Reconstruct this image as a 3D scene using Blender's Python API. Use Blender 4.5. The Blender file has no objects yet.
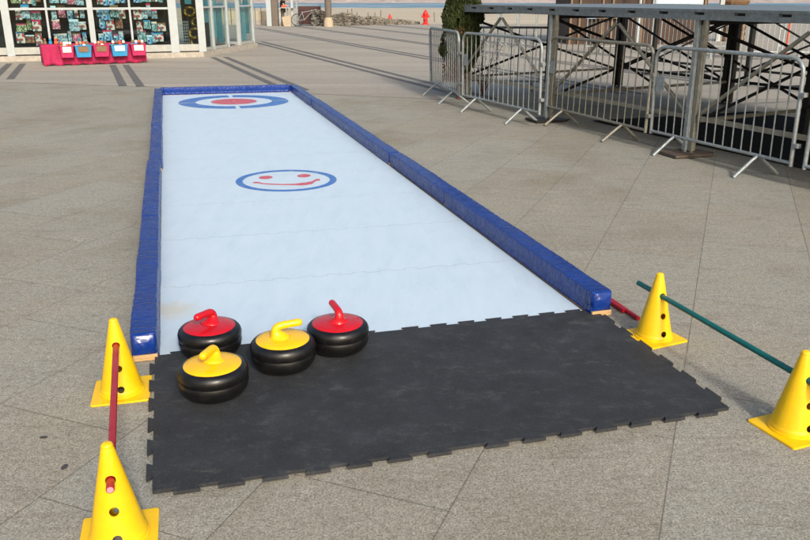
import bpy, bmesh, math, random
from mathutils import Vector, Matrix, noise
random.seed(7)
R = math.radians
scn = bpy.context.scene
COL = scn.collection

# ------------------------------------------------------------------ camera
H = 1.6
F = 795.0
PITCH = math.atan(273.5 / F)
cam_d = bpy.data.cameras.new('camera'); cam = bpy.data.objects.new('camera', cam_d); COL.objects.link(cam)
cam.location = (0, 0, H); cam.rotation_euler = (math.pi / 2 - PITCH, 0, 0)
cam_d.sensor_width = 36; cam_d.lens = F / 810 * 36; cam_d.clip_start = .05; cam_d.clip_end = 6000
scn.camera = cam
_c, _s = math.cos(PITCH), math.sin(PITCH)
def G(px, py, z=0.0):
    """world point at height z seen at photo position (810x540)"""
    x = (px - 405) / F; y = -(py - 270) / F
    r = Vector((x, _c + y * _s, -_s + y * _c)); t = (z - H) / r.z
    return Vector((r.x * t, r.y * t, z))

# ------------------------------------------------------------------ light
SUN_EL, SD = 31.0, Vector((-.33, .944))      # SD: direction shadows fall
w = bpy.data.worlds.new('World'); scn.world = w; w.use_nodes = True
nt = w.node_tree; bg = nt.nodes['Background']
sky = nt.nodes.new('ShaderNodeTexSky'); sky.sky_type = 'NISHITA'; sky.sun_disc = False
sky.sun_elevation = R(SUN_EL); to_sun = -SD
sky.sun_rotation = math.atan2(to_sun.x, to_sun.y)
sky.air_density = 1.2; sky.dust_density = 5.0; sky.ozone_density = 1.0
nt.links.new(sky.outputs[0], bg.inputs[0]); bg.inputs[1].default_value = .15
sd = bpy.data.lights.new('sun', 'SUN'); sd.energy = 2.0; sd.angle = R(6); sd.color = (1, .975, .925)
so = bpy.data.objects.new('sun', sd); COL.objects.link(so)
ldir = Vector((SD.x, SD.y, -math.tan(R(SUN_EL)) * SD.length)).normalized()
so.rotation_euler = ldir.to_track_quat('-Z', 'Y').to_euler()
scn.view_settings.view_transform = 'Standard'; scn.view_settings.look = 'None'
scn.view_settings.gamma = 1; scn.view_settings.exposure = 0.3; scn.view_settings.use_curve_mapping = False

# ------------------------------------------------------------------ materials
def srgb(r, g, b):
    f = lambda c: ((c / 255) / 12.92 if c / 255 <= .04045 else ((c / 255 + .055) / 1.055) ** 2.4)
    return (f(r), f(g), f(b), 1)
class NT:
    def __init__(s, name):
        s.m = bpy.data.materials.new(name); s.m.use_nodes = True; s.t = s.m.node_tree
        s.b = s.t.nodes['Principled BSDF']; s.out = s.t.nodes['Material Output']
    def n(s, kind, **kw):
        nd = s.t.nodes.new('ShaderNode' + kind)
        for k, v in kw.items():
            if k.startswith('i_'):
                key = k[2:]; key = int(key) if key.isdigit() else key.replace('_', ' ')
                nd.inputs[key].default_value = v
            else: setattr(nd, k, v)
        return nd
    def l(s, a, b): s.t.links.new(a, b)
    def coords(s, obj=True, scale=(1, 1, 1), rot=(0, 0, 0), loc=(0, 0, 0)):
        tc = s.n('TexCoord'); mp = s.n('Mapping')
        mp.inputs['Scale'].default_value = scale; mp.inputs['Rotation'].default_value = rot; mp.inputs['Location'].default_value = loc
        s.l(tc.outputs['Object' if obj else 'Generated'], mp.inputs[0]); return mp.outputs[0]
    def world(s, scale=(1, 1, 1), rot=(0, 0, 0), loc=(0, 0, 0)):
        g = s.n('NewGeometry'); mp = s.n('Mapping')
        mp.inputs['Scale'].default_value = scale; mp.inputs['Rotation'].default_value = rot; mp.inputs['Location'].default_value = loc
        s.l(g.outputs['Position'], mp.inputs[0]); return mp.outputs[0]
    def noise(s, vec, scale, detail=4, rough=.6, out=0):
        n = s.n('TexNoise', i_Scale=scale, i_Detail=detail, i_Roughness=rough); s.l(vec, n.inputs['Vector']); return n.outputs[out]
    def ramp(s, fac, stops):
        r = s.n('ValToRGB'); e = r.color_ramp.elements
        e[0].position, e[0].color = stops[0][0], stops[0][1]; e[1].position, e[1].color = stops[-1][0], stops[-1][1]
        for p, c in stops[1:-1]:
            x = e.new(p); x.color = c
        s.l(fac, r.inputs[0]); return r.outputs[0]
    def mix(s, fac, a, b, mode='MIX'):
        m = s.n('Mix', data_type='RGBA', blend_type=mode)
        for i, v in ((0, fac), (6, a), (7, b)):
            if isinstance(v, (float, int)): m.inputs[i].default_value = v
            elif isinstance(v, (tuple, list)): m.inputs[i].default_value = v
            else: s.l(v, m.inputs[i])
        return m.outputs[2]
    def bump(s, h, dist, strength=1.0, prev=None):
        b = s.n('Bump', i_Strength=strength, i_Distance=dist); s.l(h, b.inputs['Height'])
        if prev is not None: s.l(prev, b.inputs['Normal'])
        s.l(b.outputs[0], s.b.inputs['Normal']); return b.outputs[0]
    def set(s, **kw):
        for k, v in kw.items(): s.b.inputs[k.replace('_', ' ')].default_value = v
def g(v): return (v, v, v, 1)

def simple(name, col, rough=.5, metal=0, var=.12, scale=8, bump=0, bscale=60, spec=.5, coat=0):
    m = NT(name); v = m.coords()
    n = m.noise(v, scale, 5)
    c = m.mix(1.0, col, m.ramp(n, [(.3, g(1 - var)), (.7, g(1 + var))]), 'MULTIPLY')
    m.l(c, m.b.inputs['Base Color']); m.set(Roughness=rough, Metallic=metal, Specular_IOR_Level=spec, Coat_Weight=coat)
    rr = m.ramp(m.noise(v, scale * 3, 3), [(.3, g(max(0, rough - .08))), (.7, g(min(1, rough + .1)))]); m.l(rr, m.b.inputs['Roughness'])
    if bump: m.bump(m.noise(v, bscale, 4), bump)
    return m.m

def mat_pavement():
    m = NT('granite_slabs')
    ang = math.atan2(.93, .37)
    v = m.world(rot=(0, 0, -ang), loc=(.25, -.03, 0))
    br = m.n('TexBrick', offset=.37, squash=1.0)
    for k, x in (('Scale', 1.0), ('Mortar Size', .0028), ('Mortar Smooth', .3), ('Brick Width', 1.18), ('Row Height', .655), ('Bias', 0.0)): br.inputs[k].default_value = x
    br.inputs['Color1'].default_value = srgb(153, 148, 135); br.inputs['Color2'].default_value = srgb(157, 155, 145); br.inputs['Mortar'].default_value = srgb(122, 117, 107)
    m.l(v, br.inputs['Vector'])
    w_ = m.world()
    big = m.ramp(m.noise(w_, .9, 6, .65), [(.3, srgb(228, 224, 214)), (.5, g(.95)), (.72, srgb(255, 252, 244))])
    c = m.mix(1.0, br.outputs['Color'], big, 'MULTIPLY')
    # rusty brown and grey patches
    c = m.mix(m.ramp(m.noise(w_, 2.1, 6, .7), [(.54, g(0)), (.72, g(.22))]), c, srgb(152, 132, 106))
    c = m.mix(m.ramp(m.noise(m.world(scale=(.55, 1.6, 1)), 6.5, 7, .8), [(.52, g(0)), (.68, g(.45))]), c, srgb(112, 104, 92))
    c = m.mix(m.ramp(m.noise(m.world(scale=(.5, 1.7, 1), rot=(0, 0, .12)), 15, 8, .88), [(.53, g(0)), (.66, g(.55))]), c, srgb(112, 103, 89))
    c = m.mix(m.ramp(m.noise(m.world(loc=(7, 3, 0)), 2.6, 8, .8), [(.56, g(0)), (.66, g(.35))]), c, srgb(178, 172, 158))
    # grain of the granite
    gr = m.noise(w_, 130, 3, .8); c = m.mix(.95, c, m.ramp(gr, [(.34, g(.42)), (.5, g(1.0)), (.66, g(1.5))]), 'MULTIPLY')
    g2 = m.noise(w_, 38, 4, .75); c = m.mix(.7, c, m.ramp(g2, [(.32, g(.68)), (.66, g(1.25))]), 'MULTIPLY')
    sp = m.n('TexVoronoi', i_Scale=210.0); m.l(w_, sp.inputs['Vector'])
    c = m.mix(m.ramp(sp.outputs['Distance'], [(.18, g(.35)), (.3, g(0))]), c, srgb(60, 58, 54))
    m.l(c, m.b.inputs['Base Color']); m.set(Roughness=.88, Specular_IOR_Level=.25)
    h = m.n('Math', operation='MULTIPLY_ADD'); m.l(br.outputs['Fac'], h.inputs[0]); h.inputs[1].default_value = -.8; m.l(gr, h.inputs[2])
    m.bump(h.outputs[0], .0035, .9)
    return m.m

def mat_far():
    m = NT('smooth_terrace_slabs'); v = m.world(rot=(0, 0, 0), loc=(150., -.25, 0))
    br = m.n('TexBrick', offset=.5)
    for k, x in (('Scale', 1.0), ('Mortar Size', .016), ('Mortar Smooth', .1), ('Brick Width', 400.), ('Row Height', 2.6), ('Bias', 0.0)): br.inputs[k].default_value = x
    br.inputs['Color1'].default_value = srgb(164, 156, 143); br.inputs['Color2'].default_value = srgb(157, 151, 140); br.inputs['Mortar'].default_value = srgb(105, 100, 92)
    m.l(v, br.inputs['Vector']); w_ = m.world()
    st = m.world(scale=(.25, 1.1, 1))
    c = m.mix(1.0, br.outputs['Color'], m.ramp(m.noise(st, .55, 6, .7), [(.3, g(.82)), (.55, g(1)), (.75, g(1.1))]), 'MULTIPLY')
    c = m.mix(.6, c, m.ramp(m.noise(w_, 7, 5, .7), [(.3, g(.82)), (.7, g(1.14))]), 'MULTIPLY')
    c = m.mix(.6, c, m.ramp(m.noise(w_, 60, 3, .8), [(.34, g(.8)), (.66, g(1.2))]), 'MULTIPLY')
    m.l(c, m.b.inputs['Base Color']); m.set(Roughness=.85, Specular_IOR_Level=.3)
    m.bump(m.noise(w_, 60, 3), .003); return m.m

def mat_stripe():
    m = NT('dark_basalt'); w_ = m.world()
    c = m.mix(1.0, srgb(93, 92, 90), m.ramp(m.noise(w_, 5, 6, .7), [(.3, g(.75)), (.7, g(1.3))]), 'MULTIPLY')
    m.l(c, m.b.inputs['Base Color']); m.set(Roughness=.85); return m.m

def mat_ice():
    m = NT('white_plastic_ice'); w_ = m.world()
    scuff = m.noise(m.world(rot=(0, 0, -.29), scale=(3, .8, 1)), 3.5, 8, .75)
    c = m.ramp(scuff, [(.3, srgb(184, 202, 215)), (.5, srgb(192, 209, 221)), (.7, srgb(197, 213, 225))])
    c = m.mix(m.ramp(m.noise(w_, 26, 6, .8), [(.6, g(0)), (.7, g(.2))]), c, srgb(160, 170, 180))
    c = m.mix(m.ramp(m.noise(m.world(loc=(3, 9, 0), rot=(0, 0, .4), scale=(1, 2.4, 1)), 9, 10, .9), [(.6, g(0)), (.68, g(.22))]), c, srgb(168, 170, 166))
    sc_ = m.noise(m.world(scale=(16, .35, 1), rot=(0, 0, -.27)), 2.2, 6, .8); c = m.mix(m.ramp(sc_, [(.6, g(0)), (.68, g(.22))]), c, srgb(232, 238, 244))
    vf = m.n('TexVoronoi', i_Scale=13.0); m.l(w_, vf.inputs['Vector']); c = m.mix(m.ramp(vf.outputs['Distance'], [(.03, g(.5)), (.05, g(0))]), c, srgb(120, 122, 120))
    # sandy foot stain near the left edge
    p = G(172, 312)
    vd = m.n('VectorMath', operation='DISTANCE'); gg = m.n('NewGeometry'); m.l(gg.outputs['Position'], vd.inputs[0]); vd.inputs[1].default_value = (p.x, p.y, .01)
    ad = m.n('Math', operation='MULTIPLY_ADD'); m.l(m.noise(w_, 22, 6, .85), ad.inputs[0]); ad.inputs[1].default_value = .38; m.l(vd.outputs['Value'], ad.inputs[2])
    c = m.mix(m.ramp(ad.outputs[0], [(.22, g(.55)), (.36, g(0))]), c, srgb(194, 182, 152))
    m.l(c, m.b.inputs['Base Color']); m.set(Specular_IOR_Level=.35)
    m.l(m.ramp(scuff, [(.3, g(.42)), (.7, g(.6))]), m.b.inputs['Roughness'])
    m.bump(m.noise(w_, 60, 5), .0004, .6); return m.m

def mat_print(name, col):
    m = NT(name); w_ = m.world()
    c = m.mix(m.ramp(m.noise(w_, 22, 6, .8), [(.52, g(0)), (.66, g(.55))]), col, srgb(176, 192, 210))
    m.l(c, m.b.inputs['Base Color']); m.set(Roughness=.45); return m.m

def mat_rubber():
    m = NT('black_rubber_mat'); w_ = m.world()
    c = m.ramp(m.noise(w_, 3.5, 7, .75), [(.3, srgb(38, 39, 41)), (.55, srgb(48, 50, 53)), (.75, srgb(62, 65, 69))])
    c = m.mix(m.ramp(m.noise(w_, 170, 2, .7), [(.62, g(0)), (.72, g(.45))]), c, srgb(110, 112, 112))
    c = m.mix(m.ramp(m.noise(w_, 14, 7, .8), [(.55, g(0)), (.72, g(.35))]), c, srgb(88, 90, 90))
    c = m.mix(m.ramp(m.noise(m.world(scale=(1, 2.2, 1), rot=(0, 0, .5)), 5.5, 9, .85), [(.55, g(0)), (.66, g(.3))]), c, srgb(104, 102, 96))
    vf = m.n('TexVoronoi', i_Scale=26.0); m.l(w_, vf.inputs['Vector']); c = m.mix(m.ramp(vf.outputs['Distance'], [(.04, g(.35)), (.06, g(0))]), c, srgb(120, 116, 106))
    m.l(c, m.b.inputs['Base Color']); m.set(Roughness=.72, Specular_IOR_Level=.35)
    m.bump(m.noise(w_, 140, 4), .002, .8); return m.m

def mat_vinyl():
    m = NT('blue_vinyl'); v = m.coords()
    c = m.mix(1.0, srgb(12, 50, 126), m.ramp(m.noise(v, 6, 5, .7), [(.3, g(.86)), (.7, g(1.15))]), 'MULTIPLY')
    c = m.mix(m.ramp(m.noise(m.world(), 9, 6, .8), [(.56, g(0)), (.74, g(.18))]), c, srgb(86, 98, 140))
    m.l(c, m.b.inputs['Base Color']); m.set(Specular_IOR_Level=.5)
    m.l(m.ramp(m.noise(v, 12, 4), [(.35, g(.2)), (.7, g(.34))]), m.b.inputs['Roughness'])
    rd = m.n('Math', operation='SUBTRACT'); ab = m.n('Math', operation='ABSOLUTE'); m.l(m.noise(m.coords(scale=(3.5, 24, 5), rot=(0, 0, .12)), 1.3, 3, .5), rd.inputs[0]); rd.inputs[1].default_value = .5; m.l(rd.outputs[0], ab.inputs[0])
    m.bump(ab.outputs[0], -.032, 1.0); return m.m

def mat_wood():
    m = NT('pale_timber'); v = m.coords(scale=(3, 3, 30))
    c = m.ramp(m.noise(v, 3, 5, .6), [(.3, srgb(176, 134, 84)), (.7, srgb(215, 178, 128))])
    m.l(c, m.b.inputs['Base Color']); m.set(Roughness=.7); return m.m

def mat_steel(name='galvanised_steel', base=(150, 158, 160), dirt=(160, 152, 134), rough=.45):
    m = NT(name); v = m.world()
    c = m.ramp(m.noise(v, 18, 6, .75), [(.3, srgb(*[x * .8 for x in base])), (.55, srgb(*base)), (.75, srgb(*[min(255, x * 1.18) for x in base]))])
    c = m.mix(m.ramp(m.noise(v, 5, 6, .8), [(.5, g(0)), (.66, g(.5))]), c, srgb(*dirt))
    m.l(c, m.b.inputs['Base Color']); m.set(Metallic=.35, Specular_IOR_Level=.5)
    m.l(m.ramp(m.noise(v, 30, 3), [(.3, g(rough - .1)), (.7, g(rough + .15))]), m.b.inputs['Roughness'])
    m.bump(m.noise(v, 120, 3), .0006); return m.m

def mat_plastic(name, col, rough=.38, wear=.25, wearcol=None, sss=0):
    m = NT(name); v = m.coords()
    c = m.mix(1.0, col, m.ramp(m.noise(v, 10, 5, .7), [(.3, g(.9)), (.7, g(1.06))]), 'MULTIPLY')
    wc = wearcol or tuple(min(1, x * 1.0 + .02) for x in col[:3]) + (1,)
    c = m.mix(m.ramp(m.noise(v, 34, 7, .85), [(.54, g(0)), (.7, g(wear))]), c, wc)
    m.l(c, m.b.inputs['Base Color']); m.set(Specular_IOR_Level=.5)
    m.l(m.ramp(m.noise(v, 16, 5), [(.3, g(rough - .1)), (.7, g(rough + .14))]), m.b.inputs['Roughness'])
    if sss: m.set(Subsurface_Weight=sss, Subsurface_Scale=.012); m.b.inputs['Subsurface Radius'].default_value = (1.0, .6, .1)
    m.bump(m.noise(v, 90, 4), .0006, .6); return m.m

def mat_product(i, pal):
    m = NT('printed_package'); v = m.coords(loc=(i * 3.1, i * 1.7, 0))
    vo = m.n('TexVoronoi', i_Scale=20.0 + i % 3 * 8, distance='CHEBYCHEV'); m.l(v, vo.inputs['Vector'])
    sep = m.n('SeparateColor'); m.l(vo.outputs['Color'], sep.inputs[0])
    st = [(k / len(pal), srgb(*c)) for k, c in enumerate(pal)]
    r = m.n('ValToRGB'); r.color_ramp.interpolation = 'CONSTANT'; e = r.color_ramp.elements
    e[0].position = 0; e[0].color = st[0][1]; e[1].position = st[-1][0]; e[1].color = st[-1][1]
    for p, c in st[1:-1]: e.new(p).color = c
    m.l(sep.outputs[0], r.inputs[0]); m.l(r.outputs[0], m.b.inputs['Base Color']); m.set(Roughness=.3); return m.m

def mat_glass():
    m = NT('shop_glass'); t = m.t
    tr = m.n('BsdfTransparent'); tr.inputs[0].default_value = (.82, .88, .87, 1); gl = m.n('BsdfGlossy'); gl.inputs['Roughness'].default_value = .03
    fr = m.n('Fresnel'); fr.inputs[0].default_value = 1.45; mx = m.n('MixShader')
    ge = m.n('NewGeometry'); iv = m.n('Math', operation='SUBTRACT'); iv.inputs[0].default_value = 1; m.l(ge.outputs['Backfacing'], iv.inputs[1]); mu = m.n('Math', operation='MULTIPLY'); m.l(iv.outputs[0], mu.inputs[0]); m.l(fr.outputs[0], mu.inputs[1]); m.l(mu.outputs[0], mx.inputs[0]); m.l(tr.outputs[0], mx.inputs[1]); m.l(gl.outputs[0], mx.inputs[2]); m.l(mx.outputs[0], m.out.inputs[0])
    t.nodes.remove(m.b); return m.m

def mat_sand():
    m = NT('beach_sand'); w_ = m.world()
    c = m.ramp(m.noise(m.world(scale=(.3, 1, 1)), .12, 6, .7), [(.3, srgb(172, 160, 138)), (.6, srgb(190, 180, 160)), (.8, srgb(200, 191, 172))])
    c = m.mix(.6, c, m.ramp(m.noise(w_, 1.5, 6, .8), [(.3, g(.85)), (.7, g(1.1))]), 'MULTIPLY')
    m.l(c, m.b.inputs['Base Color']); m.set(Roughness=.95, Specular_IOR_Level=.1); m.bump(m.noise(w_, 2, 5), .08); return m.m

def mat_sea():
    m = NT('sea_water'); w_ = m.world(scale=(.12, 1, 1))
    n1 = m.noise(w_, .06, 6, .75)
    c = m.ramp(n1, [(.35, srgb(70, 104, 124)), (.56, srgb(98, 132, 148)), (.6, srgb(206, 212, 212)), (.75, srgb(225, 228, 226))])
    m.l(c, m.b.inputs['Base Color']); m.set(Roughness=.35); m.bump(m.noise(w_, .8, 6, .7), .4); return m.m

def mat_shore():
    m = NT('far_coast'); w_ = m.world(scale=(1, .35, 1))
    c = m.ramp(m.noise(w_, .12, 6, .85), [(.3, srgb(120, 104, 98)), (.48, srgb(176, 158, 148)), (.6, srgb(196, 178, 168)), (.7, srgb(222, 214, 206))])
    m.l(c, m.b.inputs['Base Color']); m.set(Roughness=.95); return m.m

def mat_rubble():
    m = NT('rubble_stone'); v = m.coords()
    c = m.ramp(m.noise(v, 3.2, 4, .6), [(.3, srgb(78, 74, 68)), (.5, srgb(112, 106, 96)), (.7, srgb(146, 138, 124))])
    m.l(c, m.b.inputs['Base Color']); m.set(Roughness=.9); return m.m

def mat_leaf(name, a, b):
    m = NT(name); w_ = m.world()
    c = m.ramp(m.noise(w_, 9, 4, .7), [(.35, a), (.65, b)])
    m.l(c, m.b.inputs['Base Color']); m.set(Roughness=.65, Specular_IOR_Level=.25); return m.m

def mat_boards():
    m = NT('brown_boards'); v = m.world(rot=(0, 0, 0))
    wv = m.n('TexWave', wave_type='BANDS', bands_direction='X', wave_profile='SAW', i_Scale=1.1, i_Distortion=0.0); m.l(v, wv.inputs['Vector'])
    c = m.mix(m.ramp(wv.outputs['Fac'], [(.0, g(0)), (.06, g(1))]), srgb(30, 22, 18), m.ramp(m.noise(m.world(scale=(5, 5, .4)), 1.4, 5), [(.3, srgb(48, 34, 27)), (.7, srgb(72, 52, 41))]))
    m.l(c, m.b.inputs['Base Color']); m.set(Roughness=.75); return m.m

M = dict(
    pave=mat_pavement(), far=mat_far(), stripe=mat_stripe(), ice=mat_ice(), rubber=mat_rubber(), vinyl=mat_vinyl(), wood=mat_wood(),
    blueprint=mat_print('blue_print', srgb(52, 108, 180)), redprint=mat_print('red_print', srgb(196, 74, 86)),
    steel=mat_steel(), steelw=mat_steel('weathered_steel', (140, 138, 126), (136, 118, 92), .5),
    dsteel=mat_steel('dark_and_shaded_steel', (38, 37, 36), (58, 50, 42), .5), deckm=mat_steel('aluminium_deck', (116, 124, 127), (112, 108, 96), .42),  # the dark steel also puts deck shade into the rear stage frame
    yellow=mat_plastic('yellow_plastic', srgb(243, 193, 4), .42, .35, srgb(214, 186, 50), sss=.45),
    red=mat_plastic('red_plastic', srgb(190, 20, 32), .25, .2), stoneyel=mat_plastic('amber_plastic', srgb(246, 190, 12), .3, .15),
    blackp=mat_plastic('black_shell', srgb(13, 13, 14), .36, .45, srgb(46, 45, 43)),
    redrod=mat_plastic('dark_red_tube', srgb(168, 20, 36), .35, .2, srgb(184, 60, 70)), green=mat_plastic('green_tube', srgb(6, 96, 92), .35, .2, srgb(40, 120, 116)),
    pinkend=simple('pale_tube_lining', srgb(186, 142, 152), .6),
    white=simple('white_painted_metal', srgb(168, 175, 176), .4, var=.06), plinth=simple('concrete_plinth', srgb(168, 160, 148), .85, var=.2, bump=.004),
    sill=simple('pale_sill', srgb(164, 165, 158), .6), dark=simple('dark_interior', srgb(34, 33, 33), .8), floor=simple('shop_floor', srgb(92, 86, 78), .6),
    interior=simple('shop_wall', srgb(58, 58, 60), .8), glass=mat_glass(),
    pinkcloth=simple('pink_cloth', srgb(164, 30, 76), .85, var=.2, scale=4), pinkbin=simple('pink_plastic', srgb(176, 36, 88), .4), bluebin=simple('blue_plastic', srgb(44, 136, 184), .4),
    sand=mat_sand(), sea=mat_sea(), shore=mat_shore(), rubble=mat_rubble(),
    leafd=mat_leaf('cypress_needles', srgb(34, 44, 24), srgb(70, 78, 40)), leafb=mat_leaf('dead_needles', srgb(92, 58, 42), srgb(128, 92, 66)), bark=simple('bark', srgb(92, 64, 48), .9, var=.3, scale=20, bump=.01),
    boards=mat_boards(), tan=simple('tan_trim', srgb(118, 98, 74), .7), redpaint=simple('red_paint', srgb(214, 34, 26), .4),
    polegrey=simple('grey_pole', srgb(104, 94, 84), .8, var=.15), polebase=simple('pale_pole_base', srgb(176, 160, 136), .85),
    maroon=simple('maroon_panel', srgb(70, 42, 40), .7), skin=simple('skin', srgb(196, 140, 112), .6, var=.04), blackcloth=simple('black_clothes', srgb(20, 20, 22), .9),
    orange=simple('orange_cloth', srgb(214, 92, 60), .8), hair=simple('dark_hair', srgb(40, 28, 22), .7), paper=simple('cream_paper', srgb(228, 216, 206), .8), brownpaper=simple('brown_card', srgb(126, 100, 72), .8),
    bluepaper=simple('pale_blue_paper', srgb(196, 222, 234), .8), gold=simple('gold_foil', srgb(140, 112, 52), .3, .6), teal=simple('teal_sheet', srgb(40, 120, 136), .5),
    ply=simple('worn_plywood', srgb(88, 76, 66), .8, var=.25), deck_shade=simple('painted_deck_shade', srgb(30, 29, 28), .97, var=.3, spec=.1), seam=simple('seam_grime', srgb(120, 124, 126), .9), stain=simple('dried_gum', srgb(66, 64, 62), .7),
    cream=simple('cream_wall', srgb(178, 168, 146), .85), scr=simple('blue_notice', srgb(150, 176, 208), .4), tyre=simple('tyre_rubber', srgb(25, 25, 25), .8),
    thatch=simple('trunk_fibre', srgb(112, 86, 62), .9, var=.4, scale=14, bump=.03, bscale=25), glass_teal=simple('reflection_teal', srgb(90, 150, 165), .5),
)

# ------------------------------------------------------------------ mesh helpers
class MB:
    def __init__(s): s.v = []; s.f = []
    def add(s, vs, fs):
        o = len(s.v); s.v += [Vector(a) for a in vs]; s.f += [[o + i for i in f] for f in fs]; return s
    def box(s, c, size, rz=0, mat=None):
        x, y, z = [d / 2 for d in size]; pts = [Vector((a * x, b * y, e * z)) for a in (-1, 1) for b in (-1, 1) for e in (-1, 1)]
        m_ = Matrix.Rotation(rz, 3, 'Z') if mat is None else mat
        return s.add([m_ @ p + Vector(c) for p in pts], [(0, 1, 3, 2), (4, 6, 7, 5), (0, 4, 5, 1), (2, 3, 7, 6), (0, 2, 6, 4), (1, 5, 7, 3)])
    def bar(s, a, b, wd, ht, up=Vector((0, 0, 1))):
        a, b = Vector(a), Vector(b); d = (b - a); L = d.length; d.normalize()
        if abs(d.dot(up)) > .98: up = Vector((1, 0, 0))
        sx = d.cross(up).normalized(); uz = sx.cross(d).normalized()
        m_ = Matrix((sx, d, uz)).transposed()
        return s.box((a + b) / 2, (wd, L, ht), mat=m_)
    def tube(s, pts, rad, n=8, caps=True, closed=False):
        pts = [Vector(p) for p in pts]; k = len(pts); rs = rad if isinstance(rad, (list, tuple)) else [rad] * k
        t0 = (pts[1] - pts[0]).normalized(); up = Vector((0, 0, 1)) if abs(t0.z) < .9 else Vector((1, 0, 0))
        nrm = (up - t0 * up.dot(t0)).normalized(); vs = []; fs = []
        for i, p in enumerate(pts):
            if closed: t = (pts[(i + 1) % k] - pts[i - 1]).normalized()
            else: t = (pts[min(i + 1, k - 1)] - pts[max(i - 1, 0)]).normalized()
            nrm = (nrm - t * nrm.dot(t)).normalized(); bi = t.cross(nrm)
            for j in range(n):
                a = 2 * math.pi * j / n; vs.append(p + (nrm * math.cos(a) + bi * math.sin(a)) * rs[i])
        for i in range(k if closed else k - 1):
            for j in range(n): fs.append((i * n + j, i * n + (j + 1) % n, ((i + 1) % k) * n + (j + 1) % n, ((i + 1) % k) * n + j))
        if caps and not closed: fs += [tuple(range(n))[::-1], tuple((k - 1) * n + j for j in range(n))]
        return s.add(vs, fs)
    def lathe(s, prof, n=32, c=(0, 0, 0)):
        vs = []; fs = []
        for r, z in prof:
            for j in range(n):
                a = 2 * math.pi * j / n; vs.append((c[0] + r * math.cos(a), c[1] + r * math.sin(a), c[2] + z))
        for i in range(len(prof) - 1):
            for j in range(n): fs.append((i * n + j, i * n + (j + 1) % n, (i + 1) * n + (j + 1) % n, (i + 1) * n + j))
        fs += [tuple(range(n))[::-1], tuple((len(prof) - 1) * n + j for j in range(n))]
        return s.add(vs, fs)
    def prism(s, poly, z0, z1):
        n = len(poly); vs = [(p[0], p[1], z0) for p in poly] + [(p[0], p[1], z1) for p in poly]
        return s.add(vs, [tuple(range(n))[::-1], tuple(range(n, 2 * n))] + [(i, (i + 1) % n, n + (i + 1) % n, n + i) for i in range(n)])
    def ring(s, cfun, r0, r1, a0, a1, z, th=.0015, n=40):
        vs = []; fs = []
        for i in range(n + 1):
            a = a0 + (a1 - a0) * i / n
            for r in (r0, r1):
                x, y = cfun(r * math.cos(a), r * math.sin(a)); vs += [(x, y, z - th), (x, y, z)]
        for i in range(n):
            b = i * 4; fs += [(b + 1, b + 3, b + 7, b + 5), (b + 2, b, b + 4, b + 6), (b, b + 1, b + 5, b + 4), (b + 3, b + 2, b + 6, b + 7)]
        return s.add(vs, fs)
    def build(s, name, mat, parent=None, smooth=False, loc=None, rz=0, bevel=0, fix=True):
        me = bpy.data.meshes.new(name); me.from_pydata([tuple(v) for v in s.v], [], s.f); me.validate()
        if fix:
            bm = bmesh.new(); bm.from_mesh(me); bmesh.ops.recalc_face_normals(bm, faces=bm.faces); bm.to_mesh(me); bm.free()
        me.materials.append(mat)
        o = bpy.data.objects.new(name, me); COL.objects.link(o)
        if parent is not None: o.parent = parent
        if loc is not None: o.location = loc
        o.rotation_euler.z = rz
        if smooth:
            for p in me.polygons: p.use_smooth = True
            me.set_sharp_from_angle(angle=R(smooth if smooth is not True else 40))
        if bevel:
            b = o.modifiers.new('bevel', 'BEVEL'); b.width = bevel; b.segments = 2; b.limit_method = 'ANGLE'
        return o
def tag(o, label=None, cat=None, group=None, kind=None):
    if label: o['label'] = label
    if cat: o['category'] = cat
    if group: o['group'] = group
    if kind: o['kind'] = kind
    return o
def empty(name, loc=(0, 0, 0), rz=0, **kw):
    o = bpy.data.objects.new(name, None); COL.objects.link(o); o.location = loc; o.rotation_euler.z = rz; o.empty_display_size = .1
    return tag(o, **kw)
def copy_tree(o, parent=None):
    c = o.copy(); COL.objects.link(c)
    if parent is not None: c.parent = parent
    for ch in list(o.children): copy_tree(ch, c)
    return c
def rotz(v, a): return Vector((v[0] * math.cos(a) - v[1] * math.sin(a), v[0] * math.sin(a) + v[1] * math.cos(a), v[2] if len(v) > 2 else 0))

# ------------------------------------------------------------------ setting
def sheet(name, poly, z, mat, **kw):
    o = MB().add([(x, y, z) for x, y in poly], [tuple(range(len(poly)))]).build(name, mat); return tag(o, **kw) if kw else tag(o, kind='structure')
sheet('ground', [(-70, -12), (70, -12), (70, 51.4), (-70, 51.4)], 0, M['pave'])
bl, br_ = G(0, 82), G(430, 99)
sl = (br_.y - bl.y) / (br_.x - bl.x)
sheet('terrace_paving', [(-69, bl.y + 2), (-14, bl.y + 1.2), (bl.x, bl.y), (G(160, 87).x, G(160, 87).y), (br_.x, br_.y), (8, br_.y + sl * 7.6), (69, br_.y + sl * 8), (69, 51.3), (-69, 51.3)], .004, M['far'])
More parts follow.
